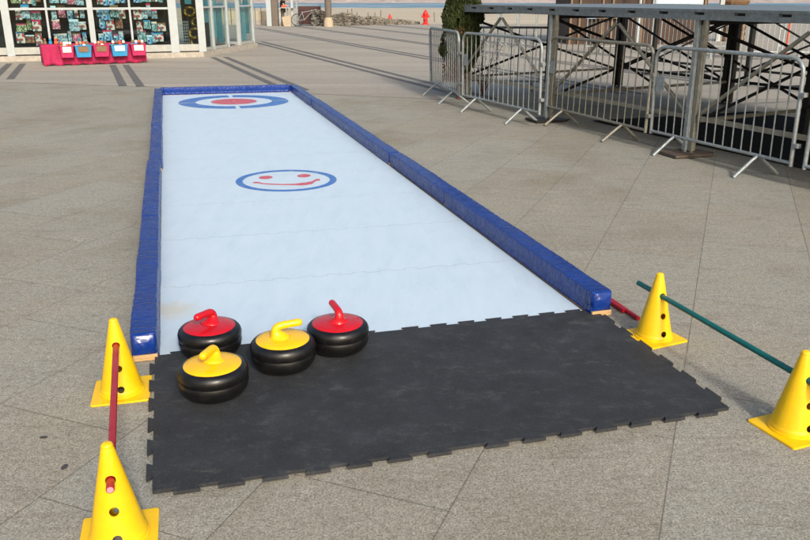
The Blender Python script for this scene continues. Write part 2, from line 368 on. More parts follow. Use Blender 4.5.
# dark double bands in the terrace
d = Vector((.362, -.932)); nn = Vector((.932, .362))
def band(off, t0, t1):
    a = nn * off
    q = [a + d * t0 - nn * .075, a + d * t0 + nn * .075, a + d * t1 + nn * .075, a + d * t1 - nn * .075]
    sheet('paving_band', [(p.x, p.y) for p in q], .008, M['stripe'])
for off, ya, yb in ((-1.82, 20.6, 16.6), (-1.5, 20.6, 16.6), (.585, 20.2, 15.35), (.89, 20.2, 15.25), (3.28, 22.8, 14.7), (3.62, 22.9, 14.6), (5.88, 31, 13.4), (6.2, 31, 13.3),
                    (8.6, 45, 14), (8.92, 45, 14), (11.2, 48, 16), (11.5, 48, 16), (13.9, 50, 20), (14.2, 50, 20), (16.5, 50, 22), (16.8, 50, 22)):
    ta = (nn.y * off - ya) / .932; tb = (nn.y * off - yb) / .932
    band(off, ta, tb)
# beach, sea, far coast
def grid(name, x0, x1, y0, y1, nx, ny, zf, mat, kind='structure'):
    vs = []; fs = []
    for j in range(ny + 1):
        for i in range(nx + 1):
            x = x0 + (x1 - x0) * i / nx; y = y0 + (y1 - y0) * j / ny; vs.append((x, y, zf(x, y)))
    for j in range(ny):
        for i in range(nx): a = j * (nx + 1) + i; fs.append((a, a + 1, a + nx + 2, a + nx + 1))
    o = MB().add(vs, fs).build(name, mat, smooth=True, fix=False); return tag(o, kind=kind)
grid('beach', -260, 330, 51.4, 300, 90, 80, lambda x, y: -.06 - 1.95 * ((y - 51.4) / 232) ** .9 + .06 * noise.noise(Vector((x * .2, y * .2, 0))), M['sand'])
grid('sea', -700, 900, 262, 505, 60, 30, lambda x, y: -2.0 + .06 * noise.noise(Vector((x * .05, y * .2, 3))), M['sea'])
grid('far_coast', -900, 1100, 488, 1200, 160, 60, lambda x, y: -2.3 + (y - 488) * .012 + max(0, (y - 500)) * .006 * (1 + noise.noise(Vector((x * .03, y * .03, 1)))) + .8 * noise.noise(Vector((x * .2, y * .2, 1))) + max(0, y - 900) * .05, M['shore'])

# rubble wall at the edge of the terrace: stones heaped as one wall
def stone_blob(mb, c, r, seed):
    rnd = random.Random(seed); vs = []; fs = []
    n, k = 7, 4
    for i in range(k + 1):
        ph = math.pi * i / k
        for j in range(n):
            a = 2 * math.pi * j / n; rr = r * (1 + rnd.uniform(-.22, .22))
            vs.append((c[0] + rr * math.sin(ph) * math.cos(a) * 1.25, c[1] + rr * math.sin(ph) * math.sin(a), c[2] + rr * math.cos(ph) * .8))
    for i in range(k):
        for j in range(n): fs.append((i * n + j, i * n + (j + 1) % n, (i + 1) * n + (j + 1) % n, (i + 1) * n + j))
    mb.add(vs, fs)
wallmb = MB(); rnd = random.Random(4)
A_, B_ = G(316, 26.5), G(418, 24.2)
A_.y = 47.6; A_.x = -5.3; B_.y = 51.0; B_.x = .85
core = MB()
for i in range(1500):
    t = i / 1500; hh = (.72 * (1 - t) + .12) * (1 + .1 * math.sin(t * 25)); p = A_.lerp(B_, t)
    z = rnd.random() * hh
    stone_blob(wallmb, (p.x, p.y + rnd.uniform(-.15, .15), z), rnd.uniform(.04, .085), i)
tag(wallmb.build('rubble_wall', M['rubble']), 'low grey rubble stone wall sloping down at the edge of the beach', 'wall')

# ------------------------------------------------------------------ rink
O = Vector((-1.14, 3.362, 0)); EX = Vector((2.11, .515, 0)) / 2.175; EY = Vector((-2.975, 10.37, 0)) / 10.79
RL = 10.8; RW = 2.175
def I(a, b, z=0): return O + EX * a + EY * b + Vector((0, 0, z))
def zig(p0, p1, n, depth, start=0):
    """points from p0 to p1 with n tabs standing out to the right of travel by depth"""
    p0, p1 = Vector(p0), Vector(p1); dd = p1 - p0; L = dd.length; u = dd / L; nr = Vector((u.y, -u.x, 0)); st = L / (2 * n + 1); out = [p0.copy()]
    for i in range(n):
        a = st * (2 * i + 1); e = st * .10
        out += [p0 + u * (a + e), p0 + u * (a - e) + nr * depth, p0 + u * (a + st + e) + nr * depth, p0 + u * (a + st - e)]
    out.append(p1.copy()); return out
lane = empty('curling_lane', I(RW / 2, RL / 2), label='long white plastic curling lane printed with a target and a smiling face', cat='curling lane')
loff = Vector(lane.location)
npan = 11; pl = RL / npan; rnd = random.Random(9)
MB().prism([tuple((I(a, b) - loff).xy) for a, b in ((0.01, .03), (RW - .01, .03), (RW - .01, RL), (.01, RL))], .004, .0112).build('underlay', M['seam'], lane)
for k in range(npan):
    b0 = k * pl; b1 = b0 + pl  # joints are narrow, the dark underlay shows through
    poly = []
    if k == 0: poly += [I(0, 0), I(RW, 0)]
    else: poly += list(reversed([p for p in zig(I(RW, b0 + .002), I(0, b0 + .002), 13, -.022)]))
    if k == npan - 1: poly += [I(RW, b1), I(0, b1)]
    else: poly += zig(I(RW, b1 - .002), I(0, b1 - .002), 13, -.022)
    dz = rnd.uniform(-.0001, .0001)
    MB().prism([(p.x - loff.x, p.y - loff.y) for p in poly], .005, .0115 + dz).build('ice_panel', M['ice'], lane)
# printed target
ctr = I(1.05, 9.45)
TC = (G(178, 101.5, .012) + G(290, 101.5, .012)) / 2
def cf(c): return lambda x, y: tuple((Vector((c.x, c.y, 0)) + EX * x + EY * y - loff)[:2])
ZP = .0155
for k in range(4):
    gp = .045
    MB().ring(cf(TC), .60, .86, math.pi / 2 * k + gp, math.pi / 2 * (k + 1) - gp, ZP).build('target_ring_quarter', M['blueprint'], lane)
MB().ring(cf(TC), .03, .36, 0, 2 * math.pi - .0001, ZP).build('target_centre', M['redprint'], lane)
# printed face traced from its place on the lane
SC = (G(235, 180.2, .012) + G(338, 180.2, .012)) / 2
MB().ring(cf(SC), .395, .455, 0, 2 * math.pi - .0001, ZP, n=64).build('face_outline', M['blueprint'], lane)
def zc(x, y): return G(225 + x / 6.75, 160 + y / 6.75, .0145) - loff
for (ex, ey) in ((275, 117), (533, 105)):
    c = zc(ex, ey); rx = (zc(ex + 45, ey) - c).length; ry = (zc(ex, ey - 10) - c).length
    MB().ring(lambda x, y, c=c, rx=rx, ry=ry: (c.x + x * rx, c.y + y * ry), .01, 1, 0, 2 * math.pi - .001, ZP).build('face_eye', M['redprint'], lane)
top = [(188, 150), (212, 147), (236, 150), (250, 156), (320, 160), (400, 162), (480, 160), (520, 154), (560, 149), (595, 140), (612, 129), (640, 128)]
bot = [(642, 137), (620, 138), (606, 146), (588, 160), (550, 167), (520, 169), (480, 168), (400, 167), (320, 165), (245, 160), (232, 155), (190, 155)]
mp = [zc(*p) for p in top + bot]
MB().prism([(p.x, p.y) for p in mp], ZP - .0015, ZP).build('face_mouth', M['redprint'], lane)

# ------------------------------------------------------------------ bumpers
def bumper(p0, p1, wd, ht, z0, seed, wood=True, label='', inner=1, jit=0.0):
    p0, p1 = Vector(p0), Vector(p1); L = (p1 - p0).length; ang = math.atan2(p1.y - p0.y, p1.x - p0.x) - math.pi / 2
    root = empty('bumper_block', p0, ang, label=label, cat='bumper', group='blue padded bumpers round the lane')
    # cross-section: x across, z up ; rounded rectangle with a seam on both flanks
    prof = []
    w2 = wd / 2; r = .009; zt = ht; zb = .0125
    prof += [(-w2 + .004, zb), (w2 - .004, zb)]
    side = [(w2 + .004, zb + .006), (w2 + .001, zb + .03), (w2 - .005, zb + .044), (w2 + .002, zb + .052), (w2 + .001, zt - .04), (w2, zt - r)]
    corner = [(w2 - r + r * math.cos(a), zt - r + r * math.sin(a)) for a in (R(30), R(60), R(88))]
    prof += side + corner + [(w2 * .45, zt + .001), (0, zt + .002), (-w2 * .45, zt + .001)] + [(-x, z) for x, z in reversed(corner)] + [(-x, z) for x, z in reversed(side)]
    n = len(prof); seg = max(8, int(L / .014)); vs = []; fs = []; rr = random.Random(seed)
    for i in range(seg + 1):
        t = i / seg; y = t * L
        e = min(i, seg - i); inset = (.012, .004, .001)[e] if e < 3 else 0
        for (x, z) in prof:
            k = (.35 - abs(noise.noise(Vector((x * 4 + seed, y * 22 + x * 9, z * 6))))) * .55
            big = noise.noise(Vector((seed, y * 2.2, 0)))
            fz = max(0, (z - zb) / (zt - zb))
            am = (.0075 if e > 4 else .002) * (.55 + .9 * abs(noise.noise(Vector((seed + 9, y * 1.7, x * 4)))))
            dx = (k * am * 1.5 + big * .004) * (1 if x > 0 else -1) * (1 if abs(x) > w2 * .8 else 0)
            dz = (k * am * .8 + big * .003) * (1 if fz > .9 else .0)
            sc = (w2 - inset) / w2
            vs.append((x * sc + dx, y + (0 if e > 1 else (-inset * 0)), min(z, zt - inset * .8 + .002) + dz - (inset * .0)))
    for i in range(seg):
        for j in range(n): fs.append((i * n + j, i * n + (j + 1) % n, (i + 1) * n + (j + 1) % n, (i + 1) * n + j))
    e0 = len(vs)
    fs += [tuple(range(n))[::-1], tuple(seg * n + j for j in range(n))]
    MB().add(vs, fs).build('vinyl_cover', M['vinyl'], root, smooth=75)
    if wood:
        MB().box((0, L / 2, z0 / 2 + .001), (wd * .93, L + .012, z0 - .004)).build('timber_base', M['wood'], root, bevel=.002)
    return root
def bl_at(px, py, z=.14):
    p = G(px, py, z); q = p - O; det = EX.x * EY.y - EX.y * EY.x
    return (EX.x * q.y - EX.y * q.x) / det
bls = [0, bl_at(140, 215), bl_at(145, 158), bl_at(148, 125), RL + .02]
names = ['nearest blue bumper block on the left side of the lane, its timber end showing', 'second blue bumper block from the near end on the left side', 'third blue bumper block from the near end on the left side', 'farthest blue bumper block on the left side of the lane']
WB = .118
for k in range(4):
    sft = [0, -.004, .012, .002][k]
    bumper(I(-WB / 2 - .004 + sft, bls[k] + .004), I(-WB / 2 - .004 + sft * .4, bls[k + 1] - .004), WB, (.135, .131, .122, .128)[k], .034, 11 + k, label=names[k])
brs = [.0, bl_at(440, 190), bl_at(386, 152), bl_at(317, 98), RL + .14]
names = ['nearest blue bumper block on the right side of the lane, its timber end showing', 'second blue bumper block from the near end on the right side', 'third blue bumper block from the near end on the right side', 'farthest short blue bumper block on the right side, meeting the end block']
for k in range(4):
    sft = [0, .006, -.004, -.01][k]
    bumper(I(RW + WB / 2 + .012 + sft, brs[k] + .004), I(RW + WB / 2 + .012 + sft * .5, brs[k + 1] - .004), WB + .004, (.137, .134, .132, .124)[k], .034, 31 + k, label=names[k])
bumper(I(-.03, RL + .07), I(RW + .0, RL + .07), .12, .135, .03, 51, label='shiny crinkled blue bumper block across the far end of the lane')

# ------------------------------------------------------------------ rubber mat
MO = Vector((-.855, 2.30, 0)); MA = (Vector((1.32, 2.88, 0)) - MO); MBv = (Vector((-1.165, 3.372, 0)) - MO)
def Mp(a, b): return MO + MA * a + MBv * b
mat_root = empty('rubber_mat', Mp(.5, .5), label='black interlocking rubber mat with toothed edges at the near end of the lane', cat='mat')
mo = Vector(mat_root.location)
def tile(a0, a1, left, right, n=7):
    poly = zig(Mp(a0, 0), Mp(a1, 0), n, .024)
    poly += zig(Mp(a1, 0), Mp(a1, 1), 6, .022)[1:] if right else list(reversed(zig(Mp(a1, 1), Mp(a1, 0), 6, .022)))[1:]
    poly += zig(Mp(a1, 1), Mp(a0, 1), n, .024)[1:]
    poly += zig(Mp(a0, 1), Mp(a0, 0), 6, .022)[1:-1]
    return [(p.x - mo.x, p.y - mo.y) for p in poly]
MB().prism(tile(0, .4998, True, False), .004, .0184).build('mat_tile', M['rubber'], mat_root)
MB().prism(tile(.5, 1, True, True), .004, .0182).build('mat_tile', M['rubber'], mat_root)

# ------------------------------------------------------------------ curling stones
def curling_stone(loc, rz, capmat, label):
    root = empty('curling_stone', loc, rz, label=label, cat='curling stone')
    shell = [(.0, 0), (.085, 0), (.104, .004), (.122, .014), (.135, .030), (.1395, .046), (.1392, .056), (.1375, .0605), (.1368, .0625), (.1375, .0645), (.1403, .070), (.1408, .082), (.1370, .093), (.129, .101), (.120, .1045), (.114, .1050), (.1125, .103), (0, .103)]
    shell = [(a * 1.04, b * 1.27) for a, b in shell]
    MB().lathe(shell, 64).build('shell', M['blackp'], root, smooth=60)
    cap = [(0, .131), (.1185, .131), (.1192, .1345), (.1168, .1365), (.088, .1425), (.05, .1475), (.02, .149), (0, .1495)]
    MB().lathe(cap, 64).build('cap', capmat, root, smooth=40)
    # gooseneck handle: flared root, bend, grip
    P_ = [(-.020, 0, .139), (-.0205, 0, .1475), (-.0225, 0, .1535), (-.026, 0, .163), (-.0295, 0, .175), (-.029, 0, .187), (-.019, 0, .196), (-.004, 0, .200), (.018, 0, .202), (.042, 0, .2035), (.064, 0, .2045), (.079, 0, .205), (.087, 0, .2053), (.0915, 0, .2055)]
    Rr = [.066, .051, .038, .0285, .0225, .0198, .0186, .0176, .0170, .0170, .0175, .0172, .0138, .0064]
    h = MB().tube(P_, Rr, 16).build('handle', capmat, root, smooth=70)
    m_ = h.modifiers.new('s', 'SUBSURF'); m_.levels = 1; m_.render_levels = 1
    return root
ZM = .0185
curling_stone(tuple(G(213.8, 380, ZM + .06).xy) + (ZM,), R(258), M['stoneyel'], 'yellow-capped black curling stone, nearest on the mat')
curling_stone(tuple(G(283.5, 354, ZM + .06).xy) + (ZM,), R(18), M['stoneyel'], 'yellow-capped black curling stone in the middle, its handle pointing right')
curling_stone(tuple(G(338, 337, ZM + .06).xy) + (.0185,), R(113), M['red'], 'red-capped black curling stone farthest right, its handle pointing up the lane')
curling_stone(tuple(G(210.5, 340.5, .012 + .06).xy) + (.012,), R(244), M['red'], 'red-capped black curling stone at the left edge of the ice, behind the nearest stone')

# ------------------------------------------------------------------ cones and rods
HOLES = (.230, .134, .047)
def make_cone():
    n = 96
    prof = [(.093, .0), (.0925, .008), (.088, .010), (.0865, .02), (.083, .028)] + [(.083 - .0625 * q / 24, .028 + .282 * q / 24) for q in range(1, 25)] + [(.0182, .317), (.0180, .323), (.0150, .3285), (.008, .3315), (.0005, .332), (.0005, .325), (.0135, .31)] + [(.0135 + .0655 * q / 12, .31 - .28 * q / 12) for q in range(1, 13)] + [(.082, .016), (.086, .0)]
    vs = []; fs = []
    for r, z in prof:
        for j in range(n): a = 2 * math.pi * j / n; vs.append((r * math.cos(a), r * math.sin(a), z + .007))
    k = len(prof)
    for i in range(k):
        for j in range(n): fs.append((i * n + j, i * n + (j + 1) % n, ((i + 1) % k) * n + (j + 1) % n, ((i + 1) % k) * n + j))
    body = MB().add(vs, fs).build('cone_body', M['yellow'], smooth=50)
    cut = MB()
    for h_, rr in zip(HOLES, (.0155, .0145, .0145)): cut.tube([(0, -.15, h_), (0, .15, h_)], rr, 20)
    c = cut.build('cutter', M['yellow'])
    b = body.modifiers.new('b', 'BOOLEAN'); b.operation = 'DIFFERENCE'; b.object = c; b.solver = 'EXACT'
    dg = bpy.context.evaluated_depsgraph_get(); me = bpy.data.meshes.new_from_object(body.evaluated_get(dg)); body.modifiers.clear(); body.data = me
    bpy.data.objects.remove(c)
    # analytic normals, so that the cone wall shades evenly round the holes
    me.polygons.foreach_set('use_smooth', [True] * len(me.polygons)); me.update(); nl = [Vector((0, 0, 1))] * len(me.loops)
    for p in me.polygons:
        pc = p.center; rad = Vector((pc.x, pc.y, 0)); rad = rad.normalized() if rad.length > 1e-4 else Vector((0, 0, 1)); cn = Vector((rad.x, rad.y, .208)).normalized()
        for li in p.loop_indices:
            co = me.vertices[me.loops[li].vertex_index].co
            if .04 < pc.z < .31 and abs(p.normal.dot(cn)) > .97:
                w_ = Vector((co.x, co.y, 0)).normalized(); w_.z = .208; nl[li] = w_.normalized() * (1 if p.normal.dot(cn) > 0 else -1)
            else: nl[li] = p.normal.copy()
    me.normals_split_custom_set([tuple(v) for v in nl])
    # square foot with rounded corners and a round opening
    s_ = .117; cr = .010; outer = []
    for cx, cy, a0 in ((s_ - cr, s_ - cr, 0), (-s_ + cr, s_ - cr, 90), (-s_ + cr, -s_ + cr, 180), (s_ - cr, -s_ + cr, 270)):
        for q in range(5): a = R(a0 + q * 22.5); outer.append((cx + cr * math.cos(a), cy + cr * math.sin(a)))
    N = len(outer); inner = []
    for x, y in outer: a = math.atan2(y, x); inner.append((.085 * math.cos(a), .085 * math.sin(a)))
    vs = [(x, y, 0) for x, y in outer] + [(x, y, .009) for x, y in outer] + [(x, y, .009) for x, y in inner] + [(x, y, 0) for x, y in inner]
    fs = []
    for i in range(N):
        j = (i + 1) % N; fs += [(i, j, N + j, N + i), (N + i, N + j, 2 * N + j, 2 * N + i), (2 * N + i, 2 * N + j, 3 * N + j, 3 * N + i), (3 * N + i, 3 * N + j, j, i)]
    foot = MB().add(vs, fs).build('cone_foot', M['yellow'], bevel=.0015)
    root = empty('hurdle_cone', cat='cone'); body.parent = root; foot.parent = root; return root, foot
cone0, foot0 = make_cone()
def place_cone(c, xy, rz, frot, label):
    c.location = (xy[0], xy[1], 0); c.rotation_euler.z = rz; c['label'] = label; c['group'] = 'yellow hurdle cones with holes'
    for ch in c.children:
        if ch.name.startswith('cone_foot'): ch.rotation_euler.z = frot - rz
rR1 = G(632, 284, .252); rR2 = G(797, 379, .252); aR = math.atan2(rR2.y - rR1.y, rR2.x - rR1.x)
cR1 = Vector((1.233, 3.625, 0)); cR2 = Vector((1.513, 2.733, 0))
aRr = math.atan2(cR2.y - cR1.y, cR2.x - cR1.x)
cL1 = Vector((-1.21, 3.05, 0)); cL2 = Vector((-.893, 2.08, 0)); aLr = math.atan2(cL2.y - cL1.y, cL2.x - cL1.x)
cones = [cone0] + [copy_tree(cone0) for _ in range(3)]
place_cone(cones[0], cR1, aRr + math.pi / 2, R(24), 'yellow cone by the right corner of the mat, where the green rod starts')
place_cone(cones[1], cR2, aRr + math.pi / 2, R(22), 'yellow cone cut off by the right edge, holding the near end of the green rod')
place_cone(cones[2], cL1, aLr + math.pi / 2, R(14), 'yellow cone beside the left bumper end, holding the far end of the red rod')
place_cone(cones[3], cL2, aLr + math.pi / 2, R(15), 'yellow cone at the bottom left, the red rod poking out of its front')
def rod(name, a, b, r, mat, endmat, label, bore=True):
    a, b = Vector(a), Vector(b); root = empty(name, a, 0, label=label, cat='rod')
    u = (b - a).normalized(); L = (b - a)
    # hollow tube: outer, inner bore
    n = 20; up = Vector((0, 0, 1)); sx = u.cross(up).normalized(); uz = sx.cross(u)
    vs = []; fs = []; rings = [(0, r * .72), (0, r), (1, r), (1, r * .72)]
    rings = [(Vector((0, 0, 0)) + u * .03, r * .72), (Vector((0, 0, 0)), r * .74), (Vector((0, 0, 0)), r), (L, r), (L, r * .74), (L - u * .03, r * .72)]
    for p, q in rings:
        for j in range(n): t = 2 * math.pi * j / n; vs.append(p + (sx * math.cos(t) + uz * math.sin(t)) * q)
    for i in range(5):
        for j in range(n): fs.append((i * n + j, i * n + (j + 1) % n, (i + 1) * n + (j + 1) % n, (i + 1) * n + j))
    fs += [tuple(range(n))[::-1], tuple(5 * n + j for j in range(n))]
    MB().add(vs, fs).build('tube', mat, root, smooth=50)
    for p, s_ in ((L, 1), (Vector((0, 0, 0)), -1)):
        MB().tube([p - u * s_ * .02, p + u * s_ * .0015], r * .78, 20).build('end_plug', endmat, root, smooth=50)
    return root
uR = (cR2 - cR1).normalized(); uL = (cL2 - cL1).normalized()
z1 = HOLES[0] - .0015; zv = Vector((0, 0, z1))
rod('hurdle_rod', cR1 - uR * .17 + zv, cR2 + uR * .16 + zv, .0125, M['green'], M['green'], 'dark green plastic rod running between the two cones on the right')
rod('hurdle_rod', cL1 - uL * .03 + zv, cL2 + uL * .085 + zv, .0125, M['redrod'], M['pinkend'], 'red plastic rod running between the two cones on the left')
s0, s1 = G(640.5, 319, .013), G(600, 288, .013)
dr = (s0 - I(RW + .2, 1)).normalized()
rod('hurdle_rod', G(624, 311, .013), I(RW + .20, 1.55, .013), .0125, M['redrod'], M['redrod'], 'red rod lying on the ground against the right bumper, shorter nearer one')
rod('hurdle_rod', G(638, 318.5, .013), I(RW + .235, 1.75, .013), .0125, M['redrod'], M['redrod'], 'red rod lying on the ground behind the right bumper, reaching behind the cone')

# gum spots
for (px, py, rx, ry, lb) in ((43.5, 438, .016, .009, 'round dark gum spot on the slabs left of the red rod'), (64.5, 467.5, .010, .018, 'long dark gum spot beside the crossing of the slab joints')):
    p = G(px, py); rr = random.Random(px)
    poly = [(rx * math.cos(a) * rr.uniform(.8, 1.15), ry * math.sin(a) * rr.uniform(.8, 1.15)) for a in [2 * math.pi * i / 14 for i in range(14)]]
    tag(MB().prism(poly, .002, .0042).build('gum_spot', M['stain'], loc=(p.x, p.y, 0)), lb, 'gum spot')

# ------------------------------------------------------------------ crowd barriers
def make_barrier(L, nb=15, plate=True, mat=None, full=True):
    mat = mat or M['steel']; root = empty('crowd_barrier', cat='barrier')
    zb, zt, r = .17, 1.1, .019; c = .13
    pts = [(0, 0, zb), (0, 0, zt - c)]
    pts += [(c - c * math.cos(a), 0, zt - c + c * math.sin(a)) for a in (R(22), R(45), R(68))]
    pts += [(c, 0, zt), (L - c, 0, zt)]
    pts += [(L - c + c * math.sin(a), 0, zt - c + c * math.cos(a)) for a in (R(22), R(45), R(68))]
    pts += [(L, 0, zt - c), (L, 0, zb)]
    MB().tube(pts, r, 10).build('frame', mat, root, smooth=50)
    MB().tube([(0, 0, zb + .03), (L, 0, zb + .03)], .0165, 10).build('bottom_rail', mat, root, smooth=50)
    for i in range(nb):
        x = L * (i + 1) / (nb + 1); MB().tube([(x, 0, zb + .03), (x, 0, zt - (.02 if c < x < L - c else .05))], .0072, 8).build('bar', mat, root, smooth=50)
    if full:
        for x in (.2 * L + .0, .8 * L):
            for s_ in (-1, 1):
                MB().tube([(x, 0, zb + .025), (x + s_ * .01, s_ * .05, zb - .01), (x + s_ * .03, s_ * .235, .008)], [.0165, .0165, .0185], 10).build('leg', mat, root, smooth=50)
    if plate:
        MB().box((.105, -.012, .72), (.13, .004, .16)).build('plate', M['steel'], root)
    for z in (.36, .80):
        MB().box((L + .03, 0, z), (.07, .05, .04)).build('hook', mat, root, bevel=.006)
    return root
def place_barrier(a, b, label, group, proto=None, mat=None, nb=15, plate=True, tilt=0, full=True):
    a, b = Vector(a), Vector(b); L = (b - a).length
    o = copy_tree(proto) if proto else make_barrier(L - .05, nb, plate, mat, full)
    o.location = (a.x, a.y, 0); o.rotation_euler.z = math.atan2(b.y - a.y, b.x - a.x); o.rotation_euler.x = tilt
    o['label'] = label; o['group'] = group; return o
gb = 'grey steel crowd barriers along the stage'
place_barrier((2.722, 8.805), (3.454, 6.947), 'steel crowd barrier nearest the camera, with a plate at its left end', gb, tilt=R(1.5))
place_barrier((1.905, 10.90), (2.683, 8.80), 'brownish weathered steel crowd barrier, second from the right, in front of the middle stage bay', gb, mat=M['steelw'], tilt=R(-1))
place_barrier((.871, 12.165), (1.743, 10.226), 'steel crowd barrier right of the conifer, third from the right', gb, tilt=R(1))
place_barrier((.46, 14.2), (.85, 12.30), 'foreshortened steel crowd barrier in front of the conifer, leftmost of the row', gb, tilt=R(2))
place_barrier((3.49, 6.86), (4.5, 4.9), 'steel crowd barrier running out of the photo at the right edge', gb)
place_barrier((.75, 14.4), (2.62, 14.15), 'steel crowd barrier standing behind the conifer across the end of the stage', 'crowd barriers behind the stage', nb=14)
ord_ = ['first', 'second', 'third', 'fourth', 'fifth', 'sixth', 'seventh', 'eighth', 'ninth', 'tenth', 'eleventh', 'twelfth']
pb = None
for i in range(3):
    x = 7.8 + i * 2.25
    o = place_barrier((x, 22.2 - i * .25), (x + 2.2, 22.0 - i * .25), '%s pale barrier from the left in the row seen under the stage' % ord_[i], 'pale barriers beyond the stage', proto=pb, mat=M['white'] if pb is None else None, nb=15, plate=False)
    pb = pb or o
for i in range(4):
    p = G(485 + i * 15, 20); a = (p.x * .0 + 2.4 + i * .62, 27.0)
    q = place_barrier(a, (a[0] + .35, a[1] + 2.0), '%s far barrier from the left in the slanting stack left of the wooden kiosk' % ord_[i], 'stacked far barriers left of the kiosk', nb=7, plate=False, mat=M['steel'])
for i in range(2):
    place_barrier((5.4 + i * 2.2, 24.6), (7.5 + i * 2.2, 24.6), '%s crowd barrier standing in front of the brown kiosk' % ('left' if i == 0 else 'right'), 'barriers before the kiosk', nb=16, plate=False)

# ------------------------------------------------------------------ stage platform
dl = Vector((.40, -.9165, 0)); dn = Vector((.9165, .40, 0)); L0 = Vector((3.0, 8.42, 0)); BAY = 2.67
def SP(al, pe, z=0): return L0 + dl * al + dn * pe + Vector((0, 0, z))
stage = empty('stage_platform', SP(0, 0), label='unfinished modular stage platform on steel legs with diagonal braces', cat='stage')
so_ = -SP(0, 0)
def sp(al, pe, z=0): return SP(al, pe, z) + so_
ZT = 1.48; a0, a1 = -5.75, 5.6; PD = 3.6
# deck boards in bays
for k in range(5):
    x0 = -5.75 + k * 2.27; x1 = x0 + 2.262
    for j in range(3):
        q0 = .02 + j * 1.19; q1 = q0 + 1.182
        pts = [sp(x0, q0), sp(x1, q0), sp(x1, q1), sp(x0, q1)]
        MB().prism([(p.x, p.y) for p in pts], ZT - .035, ZT).build('deck_panel', M['deckm'], stage)
def beam(pe, mat):
    mb = MB(); z_top = ZT - .002 if False else ZT
    mb.bar(sp(a0, pe, ZT - .012), sp(a1, pe, ZT - .012), .05, .026)          # upper flange
    mb.bar(sp(a0, pe, ZT - .078), sp(a1, pe, ZT - .078), .05, .048)
    x = a0
    while x < a1:
        mb.bar(sp(x, pe, ZT - .040), sp(min(x + .39, a1), pe, ZT - .040), .044, .030); x += .53
    return mb.build('side_beam', mat, stage)
beam(-.03, M['deckm']); beam(PD + .03, M['dsteel'])
for al in (-5.34 - .3, -2.67, 0, 2.67, 5.3):
    MB().bar(sp(al, 0, ZT - .10), sp(al, PD, ZT - .10), .05, .1).build('cross_beam', M['dsteel'], stage)
def leg(al, pe, mat, r=.07, pad=False):
    mb = MB(); mb.box(sp(al, pe, .735), (r, r, 1.37), rz=math.atan2(dl.y, dl.x)); mb.box(sp(al, pe, .03), (.15, .15, .012), rz=math.atan2(dl.y, dl.x)); mb.tube([sp(al, pe, .02), sp(al, pe, .1)], .022, 10)
    return mb.build('leg', mat, stage, bevel=.004)
for k, al in enumerate((-5.34, -2.67, 0, 2.67, 5.34)):
    fo = .14 if k == 0 else 0; leg(al - .03, fo, M['steel'], .055); leg(al + .033, .03 + fo, M['steelw'], .055)
    leg(al - .36, PD - .15, M['dsteel'], .075); leg(al - .26, PD - .12, M['dsteel'], .075)  # rear legs: same steel as the front, darkened to paint the deck's shade
    if k % 2 == 0: leg(al - .1, PD * .5, M['dsteel'], .08)
def brace(a, b, mat, r=.022): MB().tube([a, b], r, 8).build('brace', mat, stage, smooth=50)
for al in (-5.34, -2.67, 0, 2.67):
    mid = al + BAY / 2
    brace(sp(mid - .03, .0, 1.30), sp(al + .1, .02, .44), M['steelw'], .021); brace(sp(mid + .03, .0, 1.30), sp(al + BAY - .1, .02, .44), M['steelw'], .021)
    MB().bar(sp(al + .08, .03, .40), sp(al + BAY - .08, .03, .40), .04, .045).build('lower_rail', M['steelw'], stage)
    # rear row: X braces and rails, deck shade put into their dark colour
    b0, b1 = al - .3, al - .3 + BAY
    brace(sp(b0, PD - .15, 1.3), sp(b1, PD - .15, .35), M['dsteel'], .02); brace(sp(b0, PD - .12, .35), sp(b1, PD - .12, 1.3), M['dsteel'], .02)
    MB().bar(sp(b0, PD - .15, .38), sp(b1, PD - .15, .38), .04, .04).build('lower_rail', M['dsteel'], stage)
    brace(sp(al, PD * .5, 1.3), sp(al + BAY, PD * .5, .4), M['dsteel'], .018)
for al in (-5.34, -2.67, 0, 2.67, 5.34):
    brace(sp(al, .1, 1.3), sp(al - .3, PD - .2, .35), M['dsteel'], .019)
    brace(sp(al, .1, .35), sp(al - .3, PD - .2, 1.3), M['dsteel'], .019)
    MB().bar(sp(al, .08, .36), sp(al - .3, PD - .2, .36), .035, .035).build('lower_rail', M['steelw'], stage)
P3 = 5.9
for al in (-7.6, -4.95, -2.3, .35, 3.0): leg(al, P3, M['dsteel'], .08)
MB().bar(sp(-7.7, P3, 1.40), sp(5.3, P3, 1.40), .05, .07).build('bare_frame_rail', M['dsteel'], stage)
for al in (-7.6, -4.95, -2.3, .35):
    brace(sp(al, P3, 1.35), sp(al + 2.65, P3, .3), M['dsteel'], .018); brace(sp(al, P3, .3), sp(al + 2.65, P3, 1.35), M['dsteel'], .018)
    MB().bar(sp(al, P3, .30), sp(al + 2.65, P3, .30), .035, .04).build('lower_rail', M['dsteel'], stage)
for al in (-4.95, -2.3, .35, 3.0):
    MB().bar(sp(al - .2, PD, .30), sp(al, P3, .30), .035, .04).build('lower_rail', M['dsteel'], stage); MB().bar(sp(al - .2, PD, 1.38), sp(al, P3, 1.38), .04, .05).build('bare_frame_rail', M['dsteel'], stage)
for k, al in enumerate((-2.67, 0)):
    p = SP(al, -.02)
    mb = MB(); mb.box((0, 0, .018), (.46, .34, .026), rz=.3); mb.box((.05, .06, .010), (.44, .36, .014), rz=.7)
    tag(mb.build('wooden_pad', M['ply'] if k else M['dsteel'], loc=(p.x, p.y, .006)), ('worn brown board under the nearer stage leg' if k else 'dark flat board under the farther stage leg'), 'board')

